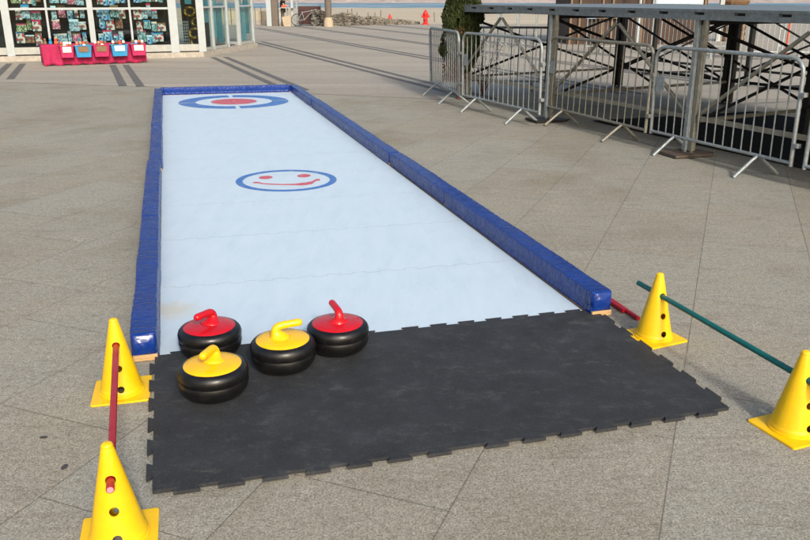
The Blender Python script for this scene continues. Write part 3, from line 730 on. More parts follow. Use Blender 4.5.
tp4 = [SP(-2.4, .55), SP(5.5, .5), SP(5.5, 3.3), SP(-2.2, 3.3)]  # black sheet added to paint the deck's shade onto the ground
gs = MB().prism([(p.x, p.y) for p in tp4], .007, .014).build('shade_sheet', M['deck_shade']); tag(gs, 'flat black sheet standing in for the shade beneath the stage', 'shade sheet')
# ------------------------------------------------------------------ conifer
tr = empty('conifer_tree', (.90, 13.33, 0), label='narrow dark green conifer with browned lower branches behind the barriers', cat='tree')
def sprays(n, rf, zr, size, seed, mat, name, bias=None, lean=.9):
    rnd = random.Random(seed); vs = []; fs = []
    for i in range(n):
        z = rnd.uniform(*zr); a = rnd.uniform(0, 2 * math.pi); rm = rf(z, a)
        rr = rm * math.sqrt(rnd.uniform(.25, 1.0)) * (1 + rnd.uniform(-.1, .14))
        if bias and not bias(z, a, rnd): continue
        c = Vector((rr * math.cos(a), rr * math.sin(a), z)); s_ = size * rnd.uniform(.6, 1.4)
        up = Vector((math.cos(a) * .35, math.sin(a) * .35, lean)).normalized() + Vector((rnd.uniform(-.35, .35), rnd.uniform(-.35, .35), rnd.uniform(-.3, .3)))
        up.normalize(); sd_ = up.cross(Vector((rnd.uniform(-1, 1), rnd.uniform(-1, 1), rnd.uniform(-.4, .4)))).normalized()
        o = len(vs); vs += [c - sd_ * s_ * .16, c + sd_ * s_ * .16, c + up * s_ * .6 + sd_ * s_ * .2, c + up * s_, c + up * s_ * .6 - sd_ * s_ * .2]; fs.append((o, o + 1, o + 2, o + 3, o + 4))
    return MB().add(vs, fs).build(name, mat, tr, fix=False)
def crf(z, a):
    base = .285 * min(1, (z - .25) / .5) ** .7 if z > .25 else .05
    if z > 1.3: base = .285 * max(0, 1 - (z - 1.3) / 1.25) ** .6
    return max(.04, base * (1 + .28 * noise.noise(Vector((math.cos(a) * 1.6, math.sin(a) * 1.6, z * 3.2)))))
def biasg(z, a, rnd):
    k = noise.noise(Vector((math.cos(a) * 2.2, math.sin(a) * 2.2, z * 4)))
    if z < .85 and math.cos(a) < .1: return rnd.random() < .45
    return k > -.33
sprays(150000, crf, (.42, 2.5), .040, 3, M['leafd'], 'crown', biasg)
sprays(5200, lambda z, a: .27 * (1 + .3 * noise.noise(Vector((a, z * 3, 0)))), (.28, 1.15), .036, 5, M['leafb'], 'dead_foliage', lambda z, a, r: math.cos(a) < .25 or r.random() < .15)
t_ = MB().tube([(0, 0, 0), (.01, .01, .4), (0, .02, 1.2), (.02, 0, 1.8), (0, 0, 2.4)], [.06, .05, .045, .03, .01], 8)
rnd = random.Random(2)
for i in range(60):
    z = rnd.uniform(.2, 2.0); a = rnd.uniform(0, 6.28); r_ = crf(max(z, .5), a) * rnd.uniform(.8, 1.15)
    t_.tube([(0, 0, z), (r_ * .5 * math.cos(a), r_ * .5 * math.sin(a), z + .08), (r_ * math.cos(a), r_ * math.sin(a), z + .22)], [.010, .007, .003], 5)
t_.build('trunk', M['bark'], tr, smooth=60)
# thin shrub poking out at the right of the conifer
sb = empty('leafy_shrub', (1.3, 13.6, 0), label='thin straggly shrub between the conifer and the stage braces', cat='shrub')
rnd = random.Random(8); st_ = MB(); lv = ([], [])
for i in range(16):
    a = rnd.uniform(0, 6.28); L = rnd.uniform(.5, 1.05); tip = Vector((math.cos(a) * .3, math.sin(a) * .25, L)); mid = tip * .5 + Vector((rnd.uniform(-.05, .05), 0, .05))
    st_.tube([(0, 0, .02), mid, tip], [.006, .004, .002], 5)
    for k in range(22):
        t = rnd.uniform(.3, 1); c = (tip * t) + Vector((rnd.uniform(-.04, .04), rnd.uniform(-.04, .04), rnd.uniform(-.04, .04))); s_ = rnd.uniform(.02, .045)
        u = Vector((rnd.uniform(-1, 1), rnd.uniform(-1, 1), rnd.uniform(-.2, 1))).normalized(); v = u.cross(Vector((0, 0.3, 1))).normalized(); o = len(lv[0])
        lv[0].extend([c, c + u * s_ * .5 + v * s_ * .22, c + u * s_, c + u * s_ * .5 - v * s_ * .22]); lv[1].append((o, o + 1, o + 2, o + 3))
st_.build('stems', M['bark'], sb); MB().add(*lv).build('leaves', M['leafd'], sb, fix=False)

# ------------------------------------------------------------------ kiosk and things beyond the stage
k0, k1 = 5.75, 10.55; ky = 29.2
kiosk = empty('wooden_kiosk', (k0, ky, 0), label='dark brown wooden kiosk with tan uprights behind the stage', cat='kiosk')
W_ = k1 - k0
MB().box((W_ / 2, 1.4, 1.3), (W_, 2.8, 2.6)).build('wall', M['boards'], kiosk)
MB().box((W_ / 2, 1.4, 2.68), (W_ + .4, 3.2, .14)).build('roof', M['dark'], kiosk)
for x in (.05, .36, 1.15, 1.5, 2.55, 4.7): MB().box((x, -.04, 1.3), (.07, .07, 2.6)).build('upright', M['tan'], kiosk)
wd_ = MB().box((3.75, -.03, 1.62), (1.75, .05, .6)).build('serving_window', M['white'], kiosk); MB().box((0, 0, 0), (1.6, .02, .5)).build('pane', M['bluepaper'], wd_, loc=(3.75, -.065, 1.62))
MB().box((1.3, -.1, .9), (1.2, .2, .05)).build('counter', M['tan'], kiosk)
sg = empty('notice_board', (G(586, 35).x, 26.0, 0), label='small pale blue notice on a post before the brown kiosk', cat='sign')
sg.location.x = 181 / F * 26 * .98
MB().tube([(0, 0, 0), (0, 0, 1.0)], .015, 6).build('post', M['dsteel'], sg); MB().box((0, -.02, 1.05), (.27, .02, .2)).build('panel', M['scr'], sg)
for (px, lb) in ((634, 'left of the two white poles beside the kiosk'), (649, 'right of the two white poles beside the kiosk')):
    x = (px - 405) / F * 28.3 * .975
    p = empty('white_pole', (x, 28.3, 0), label=lb, cat='pole'); MB().tube([(0, 0, 0), (0, 0, 2.9)], .05, 10).build('shaft', M['white'], p, smooth=60); MB().tube([(0, 0, 0), (0, 0, .04)], .13, 12).build('base_plate', M['steel'], p)
pk = empty('palm_trunk', (12.4, 31.5, 0), label='thick brown fibrous palm trunk with a white post on its left beyond the stage', cat='tree')
mb = MB(); n = 14; vs = []; fs = []
for i in range(40):
    z = i * .075; rr = .50 * (1 - .05 * i / 40) * (1 + .07 * math.sin(i * 2.1))
    for j in range(n):
        a = 2 * math.pi * j / n; q = rr * (1 + .10 * noise.noise(Vector((math.cos(a) * 2, math.sin(a) * 2, z * 5)))); vs.append((q * math.cos(a), q * math.sin(a), z))
for i in range(39):
    for j in range(n): fs.append((i * n + j, i * n + (j + 1) % n, (i + 1) * n + (j + 1) % n, (i + 1) * n + j))
mb.add(vs, fs).build('trunk', M['thatch'], pk)
MB().box((-.56, -.2, 1.3), (.16, .12, 2.6)).build('support_post', M['white'], pk)
op = empty('orange_post', (10.6, 22.9, 0), label='slim orange marker post beyond the pale barriers', cat='post')
MB().tube([(0, 0, 0), (0, 0, .95)], .03, 8).build('shaft', M['orange'], op); MB().tube([(0, 0, 0), (0, 0, .05)], .12, 10).build('foot', M['dsteel'], op)

# ------------------------------------------------------------------ hydrant, stakes, pole
hy = empty('fire_hydrant', (G(424.5, 24.6).x, 50.3, 0), label='red fire hydrant on the terrace edge in front of the beach', cat='hydrant')
hy.location.x = 19.5 / F * 50.3
MB().lathe([(.22, 0), (.22, .06), (.13, .07), (.13, .55), (.17, .57), (.17, .62), (.14, .64), (.12, .74), (.05, .80), (.04, .86)], 16).build('barrel', M['redpaint'], hy, smooth=40)
for s_ in (-1, 1): MB().tube([(0, 0, .48), (s_ * .24, 0, .48)], [.07, .075], 10).build('outlet', M['redpaint'], hy, smooth=40)
MB().tube([(0, 0, .36), (0, -.24, .36)], .09, 10).build('front_outlet', M['redpaint'], hy, smooth=40)
for i, (px, h_) in enumerate(((348, .9), (352.5, .95), (357, .7), (368.5, .7), (375, .7), (381, .85), (434.5, .7))):
    Y = 60; x = (px - 405) / F * Y * .955
    o = MB().tube([(0, 0, 0), (random.uniform(-.04, .04), 0, h_)], .03, 6).build('wooden_stake', M['polegrey'], loc=(x, Y, -.16))
    tag(o, '%s wooden stake from the left on the sand beyond the stone wall' % ord_[i], 'stake', 'thin stakes on the beach')
rb = empty('red_buoy', ((390 - 405) / F * 58 * .955, 58, -.15), label='small red marker buoy on the sand above the stone wall', cat='buoy')
MB().lathe([(.1, 0), (.16, .1), (.16, .3), (.07, .5), (.04, .62)], 12).build('float', M['redpaint'], rb, smooth=50); MB().tube([(0, 0, 0), (0, 0, .1)], .05, 8).build('stem', M['dsteel'], rb)
bp = empty('street_pole', ((328.5 - 405) / F * 46.5 * .955, 46.5, 0), label='thick grey brown pole with a pale concrete foot left of the stone wall', cat='pole')
MB().tube([(0, 0, .45), (0, 0, 4.5)], .185, 14).build('shaft', M['polegrey'], bp, smooth=60); MB().lathe([(.27, 0), (.26, .3), (.2, .5)], 14).build('foot', M['polebase'], bp, smooth=60)

# ------------------------------------------------------------------ cafe corner
def cx_(px, Y): return (px - 405) / F * Y * .957
CY = 48.0
o = empty('garden_wall', (cx_(264, CY), 50, 0), label='low cream wall with a railing behind the shop corner', cat='wall')
MB().box((-1.4, 0, .55), (3.9, .2, .5)).build('masonry', M['cream'], o); MB().box((-1.4, 0, .15), (3.9, .24, .3)).build('footing', M['plinth'], o)
for i in range(9): MB().tube([(-2.6 + i * .36, -.16, 0), (-2.6 + i * .36, -.16, 1.0)], .018, 6).build('baluster', M['polegrey'], o)
for px, wd, mt, nm, lb, hh in ((270.5, .28, 'white', 'awning_post', 'broad white awning post right of the shop corner', 3), (276.5, .34, 'polegrey', 'timber_post', 'dark brown timber post next to the white awning post', 3), (281.3, .09, 'white', 'thin_post', 'thin white post in front of the person in black', 1.0), (293.5, .13, 'white', 'steel_post', 'pale steel post left of the maroon panel', 3), (298, .10, 'steel', 'steel_post', 'grey steel post at the left end of the maroon panel', 3)):
    o = MB().box((0, 0, hh / 2), (wd, wd, hh)).build(nm, M[mt], loc=(cx_(px, CY), CY - .2, 0)); tag(o, lb, 'post')
pn = empty('windbreak_panel', (cx_(310, CY), CY, 0), label='maroon windbreak panel in a pale frame behind the bicycle', cat='panel')
MB().box((0, 0, .58), (1.3, .04, 1.0)).build('board', M['maroon'], pn)
MB().tube([(-.66, 0, 0), (-.66, 0, 1.12), (-.62, 0, 1.14), (.62, 0, 1.14), (.66, 0, 1.12), (.66, 0, 0)], .025, 8).build('frame', M['steel'], pn)
bk = empty('bicycle', (cx_(307.5, CY), CY - .5, 0), R(8), label='bicycle parked against the maroon panel', cat='bicycle')
for x in (-.5, .5):
    cpts = [(x + .33 * math.cos(a), 0, .34 + .33 * math.sin(a)) for a in [2 * math.pi * i / 24 for i in range(24)]]
    wh = MB().tube(cpts, .02, 6, closed=True).build('wheel', M['tyre'], bk)
    sp_ = MB()
    for i in range(8): a = math.pi * i / 8; sp_.tube([(x + .31 * math.cos(a), 0, .34 + .31 * math.sin(a)), (x - .31 * math.cos(a), 0, .34 - .31 * math.sin(a))], .004, 4)
    sp_.build('spokes', M['steel'], wh)
fr = MB()
for a, b in (((-.5, 0, .34), (-.12, 0, .34)), ((-.12, 0, .34), (-.22, 0, .82)), ((-.5, 0, .34), (-.2, 0, .75)), ((-.12, 0, .34), (.33, 0, .78)), ((-.2, 0, .76), (.32, 0, .84)), ((.5, 0, .34), (.31, 0, .92))): fr.tube([a, b], .018, 6)
fr.build('frame', M['steel'], bk); MB().box((-.23, 0, .86), (.26, .12, .05)).build('saddle', M['tyre'], bk, bevel=.015); MB().tube([(.3, -.26, .98), (.31, 0, .95), (.3, .26, .98)], .013, 6).build('handlebar', M['dsteel'], bk)
# high table and stool
tb = empty('bar_table', (cx_(289, CY), CY - .3, 0), label='pale high bar table in front of the person in black', cat='table')
MB().box((0, 0, 1.0), (.75, .55, .035)).build('tabletop', M['white'], tb); MB().tube([(0, 0, .02), (0, 0, 1)], .03, 8).build('column', M['steel'], tb); MB().tube([(0, 0, 0), (0, 0, .025)], .24, 14).build('foot', M['steel'], tb)
ct = empty('cloth_bag', (cx_(289.5, CY), CY - .75, 0), label='pale shopping bag standing under the bar table', cat='bag')
MB().add([(-.2, -.08, 0), (.2, -.08, 0), (.2, .08, 0), (-.2, .08, 0), (-.3, -.1, .5), (.22, -.1, .62), (.24, .1, .6), (-.28, .1, .52)], [(0, 1, 2, 3), (0, 1, 5, 4), (1, 2, 6, 5), (2, 3, 7, 6), (3, 0, 4, 7), (4, 5, 6, 7)]).build('sack', M['polebase'], ct); MB().tube([(-.1, 0, .54), (-.06, 0, .74), (.06, 0, .76), (.1, 0, .58)], .012, 6).build('strap', M['polebase'], ct)
# seated person, one skinned surface
def skinned(name, pts, edges, rad, mat, parent, sub=2):
    me = bpy.data.meshes.new(name); me.from_pydata(pts, edges, []); o = bpy.data.objects.new(name, me); COL.objects.link(o); me.materials.append(mat); o.parent = parent
    m1 = o.modifiers.new('skin', 'SKIN'); m1.use_smooth_shade = True
    for i, r in enumerate(rad): me.skin_vertices[0].data[i].radius = (r, r) if not isinstance(r, tuple) else r
    me.skin_vertices[0].data[0].use_root = True
    s_ = o.modifiers.new('sub', 'SUBSURF'); s_.levels = sub; s_.render_levels = sub; return o
pe = empty('person', (cx_(283, CY), CY + .12, 0), label='person in a black top standing at the pale bar table behind the shop corner', cat='person')
pts = [(0, 0, .95), (.0, 0, 1.10), (.03, 0, 1.28), (.05, 0, 1.42), (.07, 0, 1.50), (.10, 0, 1.58), (.11, 0, 1.70),
       (.04, -.18, 1.40), (.10, -.25, 1.16), (.34, -.14, 1.08), (.42, -.12, 1.07), (.04, .18, 1.40), (.10, .25, 1.16), (.34, .14, 1.08), (.42, .12, 1.07),
       (.0, -.1, .90), (.03, -.12, .50), (-.02, -.13, .10), (.0, -.13, .05), (.14, -.14, .04), (.0, .1, .90), (-.06, .12, .50), (-.12, .13, .10), (-.1, .13, .05), (.04, .14, .04)]
ed = [(0, 1), (1, 2), (2, 3), (3, 4), (4, 5), (5, 6), (3, 7), (7, 8), (8, 9), (9, 10), (3, 11), (11, 12), (12, 13), (13, 14), (0, 15), (15, 16), (16, 17), (17, 18), (18, 19), (0, 20), (20, 21), (21, 22), (22, 23), (23, 24)]
rd = [.14, .12, .14, .12, .05, .085, .075, .06, .045, .032, .03, .06, .045, .032, .03, .085, .06, .042, .035, .03, .085, .06, .042, .035, .03]
skinned('body', pts, ed, rd, M['skin'], pe)
skinned('black_top', [(0, 0, .90), (0, 0, 1.10), (.03, 0, 1.28), (.05, 0, 1.42), (.04, -.19, 1.40), (.09, -.25, 1.22), (.04, .19, 1.40), (.09, .25, 1.22)], [(0, 1), (1, 2), (2, 3), (3, 4), (4, 5), (3, 6), (6, 7)], [.18, .15, .17, .13, .085, .065, .085, .065], M['blackcloth'], pe)
skinned('trousers', [(0, 0, .95), (.0, -.1, .88), (.03, -.12, .50), (-.02, -.13, .12), (.0, .1, .88), (-.06, .12, .50), (-.12, .13, .12)], [(0, 1), (1, 2), (2, 3), (0, 4), (4, 5), (5, 6)], [.16, .11, .08, .06, .11, .08, .06], M['polegrey'], pe)
MB().lathe([(.0, 1.52), (.09, 1.56), (.108, 1.66), (.1, 1.76), (.05, 1.81), (0, 1.815)], 14, (.085, 0, 0)).build('hair', M['hair'], pe, smooth=60)
tag(MB().box((0, 0, .06), (.26, .12, .12)).build('orange_pouch', M['orange'], loc=(cx_(283.5, CY) + .12, CY - .38, 1.02), bevel=.03), 'orange pouch lying on the bar table edge', 'pouch')

# ------------------------------------------------------------------ shop
F0 = Vector((-13.6, 20.45, 0)); 
pA, pB = G(5, 62), G(182, 58); 
FA, FB = Vector((-10.33, 21.17, 0)), Vector((-5.62, 22.95, 0))
u = (FB - FA).normalized(); 
FA = FA - u * 2.4
FC = Vector((-4.93, 27.6, 0)); v_ = (FC - FB).normalized(); Lf = (FB - FA).length; Ls = (FC - FB).length
nA = Vector((u.y, -u.x, 0)); nB = Vector((v_.y, -v_.x, 0))   # outward normals
shop = empty('beach_shop', FB, label='white framed beach shop with big display windows and open side door', cat='shop')
def sh(p): return p - FB
def along(base, dr, nr, t, out, z): return sh(base + dr * t - nr * -out + Vector((0, 0, z)))
HS = 3.4
back = 5.0
inn = lambda p, s_: p
# plinth, roof, interior shell
def quadprism(name, pts, z0, z1, mat):
    return MB().prism([(p.x, p.y) for p in [sh(q) for q in pts]], z0, z1).build(name, mat, shop)
bk0 = FA - nA * back; bkC = FC + Vector((-5.5, .6, 0))
quadprism('plinth', [FA, FB, FC, FC - nB * .6, bkC, bk0], .0, .14, M['plinth'])
quadprism('floor', [FA - nA * .25, FB - nA * .2 - nB * .2, FC - nB * .25, bkC, bk0], .144, .17, M['floor'])
quadprism('roof', [FA + nA * .4, FB + nA * .4 + nB * .3, FC + nB * .4, bkC, bk0], HS - .02, HS + .3, M['white'])
MB().bar(sh(bk0) + Vector((0, 0, HS / 2)), sh(bkC) + Vector((0, 0, HS / 2)), .1, HS - .1).build('back_wall', M['interior'], shop)
MB().bar(sh(FA) + Vector((0, 0, HS / 2)), sh(bk0) + Vector((0, 0, HS / 2)), .1, HS - .1).build('side_wall', M['cream'], shop)
# display backing panels behind the windows
e1 = FA - nA * 1.3; e2 = FB - nA * 1.0 - u * .75 + u * .2
MB().bar(sh(e1) + Vector((0, 0, 1.2)), sh(e2) + Vector((0, 0, 1.2)), .05, 2.1).build('display_wall', M['dark'], shop)
S_IN = .12
def post(base, dr, nr, t, wd, dp=.12, z0=.14, z1=HS - .03, name='post', off=S_IN):
    c = sh(base + dr * t - nr * off)
    MB().box((c.x, c.y, (z0 + z1) / 2), (wd, dp, z1 - z0), rz=math.atan2(dr.y, dr.x)).build(name, M['white'], shop, bevel=.006)
def tA(px, py):
    # parameter along the front facade for a photo column, at plinth top
    best = None
    for i in range(2000):
        t = Lf * i / 2000; q = FA + u * t - nA * S_IN; D = q.y * _c + (H - .2) * _s; x = 405 + F * q.x / D
        if best is None or abs(x - px) < best[0]: best = (abs(x - px), t)
    return best[1]
posts = [(-30, .3), (11.5, .19), (95, .14), (175.5, .22), (209.5, .2)]
tp = [(.1 if px < 0 else tA(px, 55), w_) for px, w_ in posts]
for t, w_ in tp: post(FA, u, nA, t, w_)
for px in (52, 134): post(FA, u, nA, tA(px, 50), .055, .06, name='mullion')
for k in range(4):
    a = tp[k][0] + tp[k][1] / 2; b = tp[k + 1][0] - tp[k + 1][1] / 2
    c0, c1 = FA + u * a - nA * S_IN, FA + u * b - nA * S_IN
    MB().bar(sh(c0) + Vector((0, 0, .26)), sh(c1) + Vector((0, 0, .26)), .13, .18).build('sill', M['sill'], shop, bevel=.006)
    if k != 3: MB().bar(sh(c0) + Vector((0, 0, 1.30)), sh(c1) + Vector((0, 0, 1.30)), .07, .055).build('transom', M['white'], shop)
    MB().bar(sh(c0) + Vector((0, 0, 1.8)), sh(c1) + Vector((0, 0, 1.8)), .012, 2.9).build('window_pane', M['glass'], shop)
# side facade with the door
sposts = [(.02, .1), (1.05, .09), (2.25, .07), (2.4 + .9, .11), (Ls - .08, .1)]
for t, w_ in sposts[1:]: post(FB, v_, nB, t, w_)
def spane(t0, t1, mat='glass', zz=1.62, hh=2.85, off=S_IN): 
    c0, c1 = FB + v_ * t0 - nB * off, FB + v_ * t1 - nB * off
    return MB().bar(sh(c0) + Vector((0, 0, zz)), sh(c1) + Vector((0, 0, zz)), .012, hh).build('window_pane', M[mat], shop)
spane(.15, 1.0); spane(1.12, 2.2); spane(3.4, Ls - .15)
for t0, t1 in ((.15, 2.2), (3.4, Ls - .15)):
    c0, c1 = FB + v_ * t0 - nB * S_IN, FB + v_ * t1 - nB * S_IN
    MB().bar(sh(c0) + Vector((0, 0, .19)), sh(c1) + Vector((0, 0, .19)), .09, .08).build('sill', M['sill'], shop); MB().bar(sh(c0) + Vector((0, 0, 1.32)), sh(c1) + Vector((0, 0, 1.32)), .05, .05).build('transom', M['white'], shop)
c0, c1 = FB + v_ * .5 - nB * .75, FB + v_ * 2.3 - nB * .62
MB().bar(sh(c0) + Vector((0, 0, 1.2)), sh(c1) + Vector((0, 0, 1.2)), .04, 2.1).build('display_wall', M['dark'], shop)
# open door leaf
hp = FB + v_ * 3.28 - nB * .1; dv = (nB * .75 + v_ * .66).normalized(); dv = (-nB * .8 + v_ * .2).normalized(); de = hp + dv * .85
dr_ = MB().bar(sh(hp) + Vector((0, 0, 1.2)), sh(de) + Vector((0, 0, 1.2)), .05, 2.05).build('door', M['glass'], shop)
fm = MB()
for p in (hp, de): fm.box(tuple((sh(p)).xy) + (1.2,), (.07, .07, 2.1))
fm.bar(sh(hp) + Vector((0, 0, .2)), sh(de) + Vector((0, 0, .2)), .055, .1); fm.build('door_frame', M['white'], dr_)
MB().tube([sh(de) + Vector((.05, -.05, .9)), sh(de) + Vector((.05, -.05, 1.25))], .015, 6).build('handle', M['steel'], dr_)

# ---- goods in the windows
pal = [('blue', [(60, 120, 180), (120, 180, 210), (200, 214, 220), (40, 70, 120), (90, 150, 190)]), ('teal', [(60, 130, 140), (120, 170, 176), (170, 190, 190), (40, 80, 90)]),
       ('pink', [(200, 80, 120), (220, 150, 170), (150, 60, 90), (220, 210, 210)]), ('white and red', [(210, 206, 200), (190, 60, 60), (90, 100, 110), (220, 214, 205)]),
       ('pale blue', [(150, 190, 205), (190, 205, 212), (90, 140, 170), (120, 120, 130)]), ('green', [(90, 130, 80), (150, 160, 90), (60, 90, 60), (200, 200, 180)]), ('brown', [(110, 80, 60), (70, 50, 40), (150, 120, 90), (120, 50, 50)])]
pm = [(nm, mat_product(i, c)) for i, (nm, c) in enumerate(pal)]
rnd = random.Random(21)
def package(c, ang, wd, ht, mi, label, grp):
    root = empty('toy_package', c, ang, label=label, cat='package', group=grp)
    # pouch: body with a header card and peg hole tab
    b = MB(); vs = []
    prof = [(-.5, 0), (-.52, .3), (-.47, .75), (-.5, .82), (.5, .82), (.47, .75), (.52, .3), (.5, 0)]
    for y, k in ((-.035, .9), (.035, .9)): vs += [(x * wd, y * (1 if 0 else 1), z * ht) for x, z in prof]
    n = len(prof); b.add(vs, [tuple(range(n))[::-1], tuple(range(n, 2 * n))] + [(i, (i + 1) % n, n + (i + 1) % n, n + i) for i in range(n)])
    b.build('pouch', pm[mi][1], root, bevel=.01)
    MB().box((0, 0, .91 * ht), (wd, .02, .18 * ht)).build('header_card', M[rnd.choice(['paper', 'bluepaper', 'pinkbin', 'brownpaper', 'bluebin', 'white'])], root)
panes = [('first', tp[1][0] + .15, tA(52, 50) - .06), ('second', tA(52, 50) + .08, tp[2][0] - .12), ('third', tp[2][0] + .12, tA(134, 50) - .06), ('fourth', tA(134, 50) + .08, tp[3][0] - .18)]
weights = [[5, 6, 1, 3, 4, 2], [0, 4, 2, 3, 4, 2], [0, 4, 6, 1, 3, 0], [4, 0, 1, 3, 5, 4]]
rown = ['bottom', 'low', 'middle', 'high', 'top']
for pi, (pn_, t0, t1) in enumerate(panes):
    for ri, z in enumerate((.42, .74, 1.04, 1.42, 1.78)):
        t = t0 + rnd.uniform(0, .08); ci = 0
        while t < t1 - .12:
            wd = rnd.uniform(.09, .25); ht = rnd.uniform(.2, .35)
            if t + wd > t1 + .02: break
            if rnd.random() < .97:
                dep = rnd.uniform(.2, .5); q = FA + u * (t + wd / 2) - nA * dep
                mi = rnd.choice(weights[pi]); nm = pm[mi][0]
                package((q.x, q.y, z + rnd.uniform(-.05, .05)), math.atan2(u.y, u.x) + rnd.uniform(-.25, .25), wd, ht, mi, '%s toy package, %s from left on the %s row, %s window pane' % (nm, ord_[min(ci, 11)], rown[ri], pn_), 'packaged toys hanging in the shop windows')
                ci += 1
            t += wd + rnd.uniform(-.02, .04)
# shelves that carry them
for z, nm in ((.38, 'display_shelf'), (.70, 'display_shelf'), (1.00, 'display_shelf'), (1.38, 'display_shelf')):
    c0, c1 = FA + u * (tp[1][0] + .12) - nA * .72, FA + u * (tp[3][0] - .15) - nA * .72
    MB().bar(sh(c0) + Vector((0, 0, z)), sh(c1) + Vector((0, 0, z)), .3, .02).build(nm, M['dark'], shop)
# last front pane: wire basket and gold foil balloons
q = FA + u * (tA(186, 50)) - nA * .5
wb = empty('wire_basket', (q.x, q.y, .18), math.atan2(u.y, u.x), label='tall white wire basket behind the last front window pane', cat='basket')
for i in range(7): MB().tube([(-.15 + i * .05, 0, 0), (-.15 + i * .05, 0, .78)], .005, 5).build('wire', M['white'], wb)
for i in range(10): MB().tube([(-.16, 0, .03 + i * .08), (.16, 0, .03 + i * .08)], .005, 5).build('wire', M['white'], wb)
for i, (px, z, rr) in enumerate(((198, .62, .16), (199, .40, .15), (201, .92, .13), (195, 1.2, .14))):
    q = FA + u * tA(px, 50) - nA * (.45 + i * .07)
    pts_ = [(rr * math.cos(a), .03 * math.sin(3 * a), rr * .8 * math.sin(a)) for a in [2 * math.pi * k / 20 for k in range(20)]]
    o = MB().tube(pts_, rr * .3, 8, closed=True).build('foil_balloon', M['gold'], loc=(q.x, q.y, z), smooth=60)
    tag(o, ['gold ring balloon second lowest in the last front window', 'lowest gold ring balloon in the last front window', 'gold ring balloon third from the floor in the last front window', 'highest gold ring balloon in the last front window'][i], 'balloon', 'gold ring balloons')
q = FA + u * tA(193, 50) - nA * .95; tag(MB().box((0, 0, 0), (.3, .03, .5), rz=math.atan2(u.y, u.x)).build('cloth_or_reflection_sheet', M['teal'], loc=(q.x, q.y, 1.65)), 'teal towel hanging at the top of the last front window', 'towel')
# side windows: sheets added for teal glass reflections, round stand inside the door
for i, (t, mt, z, h_) in enumerate(((.40, 'glass_teal', .75, 1.0), (.8, 'teal', 1.25, .7), (1.40, 'glass_teal', 1.0, 1.1), (1.9, 'teal', .8, 1.0), (3.65, 'teal', 1.2, .8), (4.05, 'glass_teal', .8, 1.1), (4.42, 'teal', 1.0, 1.1))):
    q = FB + v_ * t - nB * (.17 + .012 * i); MBx = MB(); n_ = 14; vs = []; fs = []
    for k in range(n_ + 1):
        for zz in (-h_ / 2, h_ / 2): vs += [(-.19 + .38 * k / n_, .02 * math.sin(k * 1.7), zz), (-.19 + .38 * k / n_, .02 * math.sin(k * 1.7) + .012, zz)]
    for k in range(n_): b = k * 4; fs += [(b, b + 2, b + 6, b + 4), (b + 1, b + 5, b + 7, b + 3), (b, b + 4, b + 5, b + 1), (b + 2, b + 3, b + 7, b + 6)]
    o = MBx.add(vs, fs).build('cloth_or_reflection_sheet', M[mt], loc=(q.x, q.y, z), rz=math.atan2(v_.y, v_.x), smooth=60)
    tag(o, '%s added sheet from the shop corner, standing in for side window reflections' % ord_[i], 'towel', 'sheets standing in for side window reflections')
rs = empty('round_stand', tuple((FB + v_ * 2.9 - nB * 1.3).xy) + (.17,), label='round dark display stand just inside the open door', cat='stand')
MB().lathe([(.26, 0), (.26, .03), (.05, .05), (.05, .55), (.34, .6), (.38, .68), (.3, .9), (.12, .98), (0, 1.0)], 16).build('drum', M['tyre'], rs, smooth=50)
for i in range(6): a = i * 1.05; MB().box((.36 * math.cos(a), .36 * math.sin(a), .5), (.06, .06, .16)).build('pendant', M['paper'], rs)

# ---- pink table with bins
T0, T1 = G(44, 66.3), G(146.5, 62.6); tu = (T1 - T0).normalized(); tn = Vector((tu.y, -tu.x, 0)); TL = (T1 - T0).length; ta = math.atan2(tu.y, tu.x)
tab = empty('display_table', T0, ta, label='long low table draped in a scalloped pink cloth below the shop window', cat='table')
n = 96; vs = []; fs = []; rows = 8; HT = .50
for k in range(n + 1):
    x = TL * k / n; sc = .045 * abs(math.sin(math.pi * x / .36)); fold = .018 * math.sin(x * 21) + .012 * math.sin(x * 47 + 1)
    for r_ in range(rows + 1):
        f_ = r_ / rows; z = HT - (HT - .035 + 0) * f_ + (sc * f_ - .02 * f_) * 1.0; vs.append((x, -.02 - .05 * f_ - fold * f_, max(.01, z - .02 * f_)))
W = rows + 1
for k in range(n):
    for r_ in range(rows): a = k * W + r_; fs.append((a, a + 1, a + W + 1, a + W))
c_ = MB().add(vs, fs)
# ends and top
for x in (0, TL): c_.add([(x, -.02, HT), (x, .55, HT), (x, .58, .05), (x, -.07, .05)], [(0, 1, 2, 3)])
c_.add([(0, -.02, HT), (TL, -.02, HT), (TL, .55, HT), (0, .55, HT)], [(0, 1, 2, 3)])
co = c_.build('tablecloth', M['pinkcloth'], tab, smooth=60); sm_ = co.modifiers.new('s', 'SOLIDIFY'); sm_.thickness = .006
MB().box((TL / 2, .27, HT - .03), (TL - .06, .52, .03)).build('tabletop', M['tan'], tab)
for x in (.1, TL - .1):
    for y in (.06, .48): MB().box((x, y, .23), (.04, .04, .45)).build('leg', M['steel'], tab)
def scr_x(px): # local x on table for photo column
    q0 = G(px, 66.3 + (62.6 - 66.3) * (px - 44) / 102.5); return (q0 - T0).dot(tu)
bins = [(60.5, 75, 'pinkbin', 'paper', 'first pink bin from the left with a cream price card'), (75.5, 92.5, 'bluebin', 'brownpaper', 'blue bin with a brown card, second from the left on the table'), (93.5, 110, 'pinkbin', 'brownpaper', 'middle pink bin with a brown card, third on the table'), (111, 128, 'bluebin', 'bluepaper', 'blue bin with a pale blue card, fourth from the left'), (130.5, 146, 'pinkbin', 'paper', 'pink bin at the right end of the table with a pale card')]
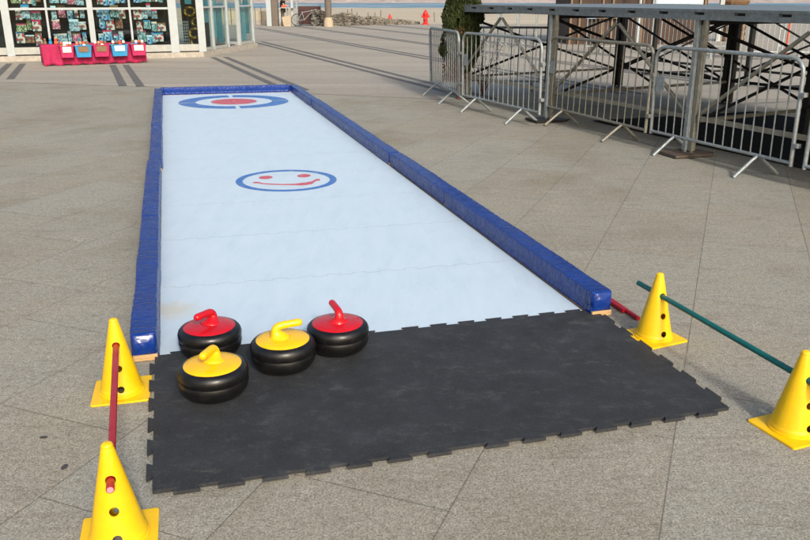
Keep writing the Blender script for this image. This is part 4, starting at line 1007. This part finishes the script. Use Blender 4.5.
for i, (xa, xb, mt, pm_, lb) in enumerate(bins):
    a, b = scr_x(xa) + .01, scr_x(xb) - .01; w2 = (b - a) / 2 + .0; 
    loc = T0 + tu * (a + b) / 2 + tn * .16 + Vector((0, 0, .20))
    rt = empty('storage_bin', loc, ta, label=lb, cat='bin', group='bins hung on the front of the pink table')
    hb = .27; wl = .015; k = .86
    def sh_(s_, z, inn): return [(-w2 * s_ + inn, -.12 * s_ + inn, z), (w2 * s_ - inn, -.12 * s_ + inn, z), (w2 * s_ - inn, .12 * s_ - inn, z), (-w2 * s_ + inn, .12 * s_ - inn, z)]
    v4 = sh_(k, 0, 0) + sh_(1, hb, 0) + sh_(1, hb, wl) + sh_(k, .015, wl)
    f4 = [(0, 1, 2, 3), (12, 13, 14, 15)] + [(4 * q + j, 4 * q + (j + 1) % 4, 4 * (q + 1) + (j + 1) % 4, 4 * (q + 1) + j) for q in range(3) for j in range(4)]
    MB().add(v4, f4).build('tub', M[mt], rt, bevel=.004)
    rm = MB(); cs = sh_(1.04, hb, 0); rm.tube([Vector(p) for p in cs], .012, 6, closed=True); rm.build('rim', M[mt], rt)
    MB().box((0, -.128, .19), (w2 * 1.25, .008, .13)).build('price_card', M[pm_], rt)
    for j in range(4):
        x = -w2 * .66 + j * w2 * .44; toy = empty('small_toy', loc + tu * x + tn * (-.02 + .04 * (j % 2)) + Vector((0, 0, hb - .06)), ta + j, label='%s small toy from the left in the %s bin' % (ord_[j], ord_[i]), cat='toy', group='small toys heaped in the bins')
        mt_ = M[rnd.choice(['redpaint', 'bluebin', 'orange', 'gold', 'pinkbin', 'paper', 'teal', 'tyre', 'tan'])]
        MB().lathe([(.0, 0), (.04, .0), (.052, .04), (.045, .08), (.02, .1), (0, .1)], 10).build('toy_body', mt_, toy, smooth=50)
        MB().lathe([(.0, .09), (.03, .1), (.038, .13), (.025, .16), (0, .165)], 10, (.008, 0, 0)).build('toy_head', M[rnd.choice(['paper', 'orange', 'skin', 'brownpaper', 'bluepaper'])], toy, smooth=50)
for i, (x, mt_) in enumerate(((.12, 'brownpaper'), (.24, 'bluebin'), (.36, 'orange'), (.9, 'teal'))):
    p = T0 + tu * x - tn * .25 + Vector((0, 0, HT + .004)); t2 = empty('plush_toy', p, ta, label='%s soft toy from the left sitting on the pink cloth' % ord_[i], cat='toy', group='soft toys on the pink cloth')
    MB().lathe([(0, 0), (.06, 0), (.075, .06), (.05, .12), (0, .13)], 12).build('toy_body', M[mt_], t2, smooth=60); MB().lathe([(0, .11), (.045, .13), (.055, .17), (.03, .22), (0, .23)], 12).build('toy_head', M[mt_], t2, smooth=60); t2.scale = (.6, .6, .6)
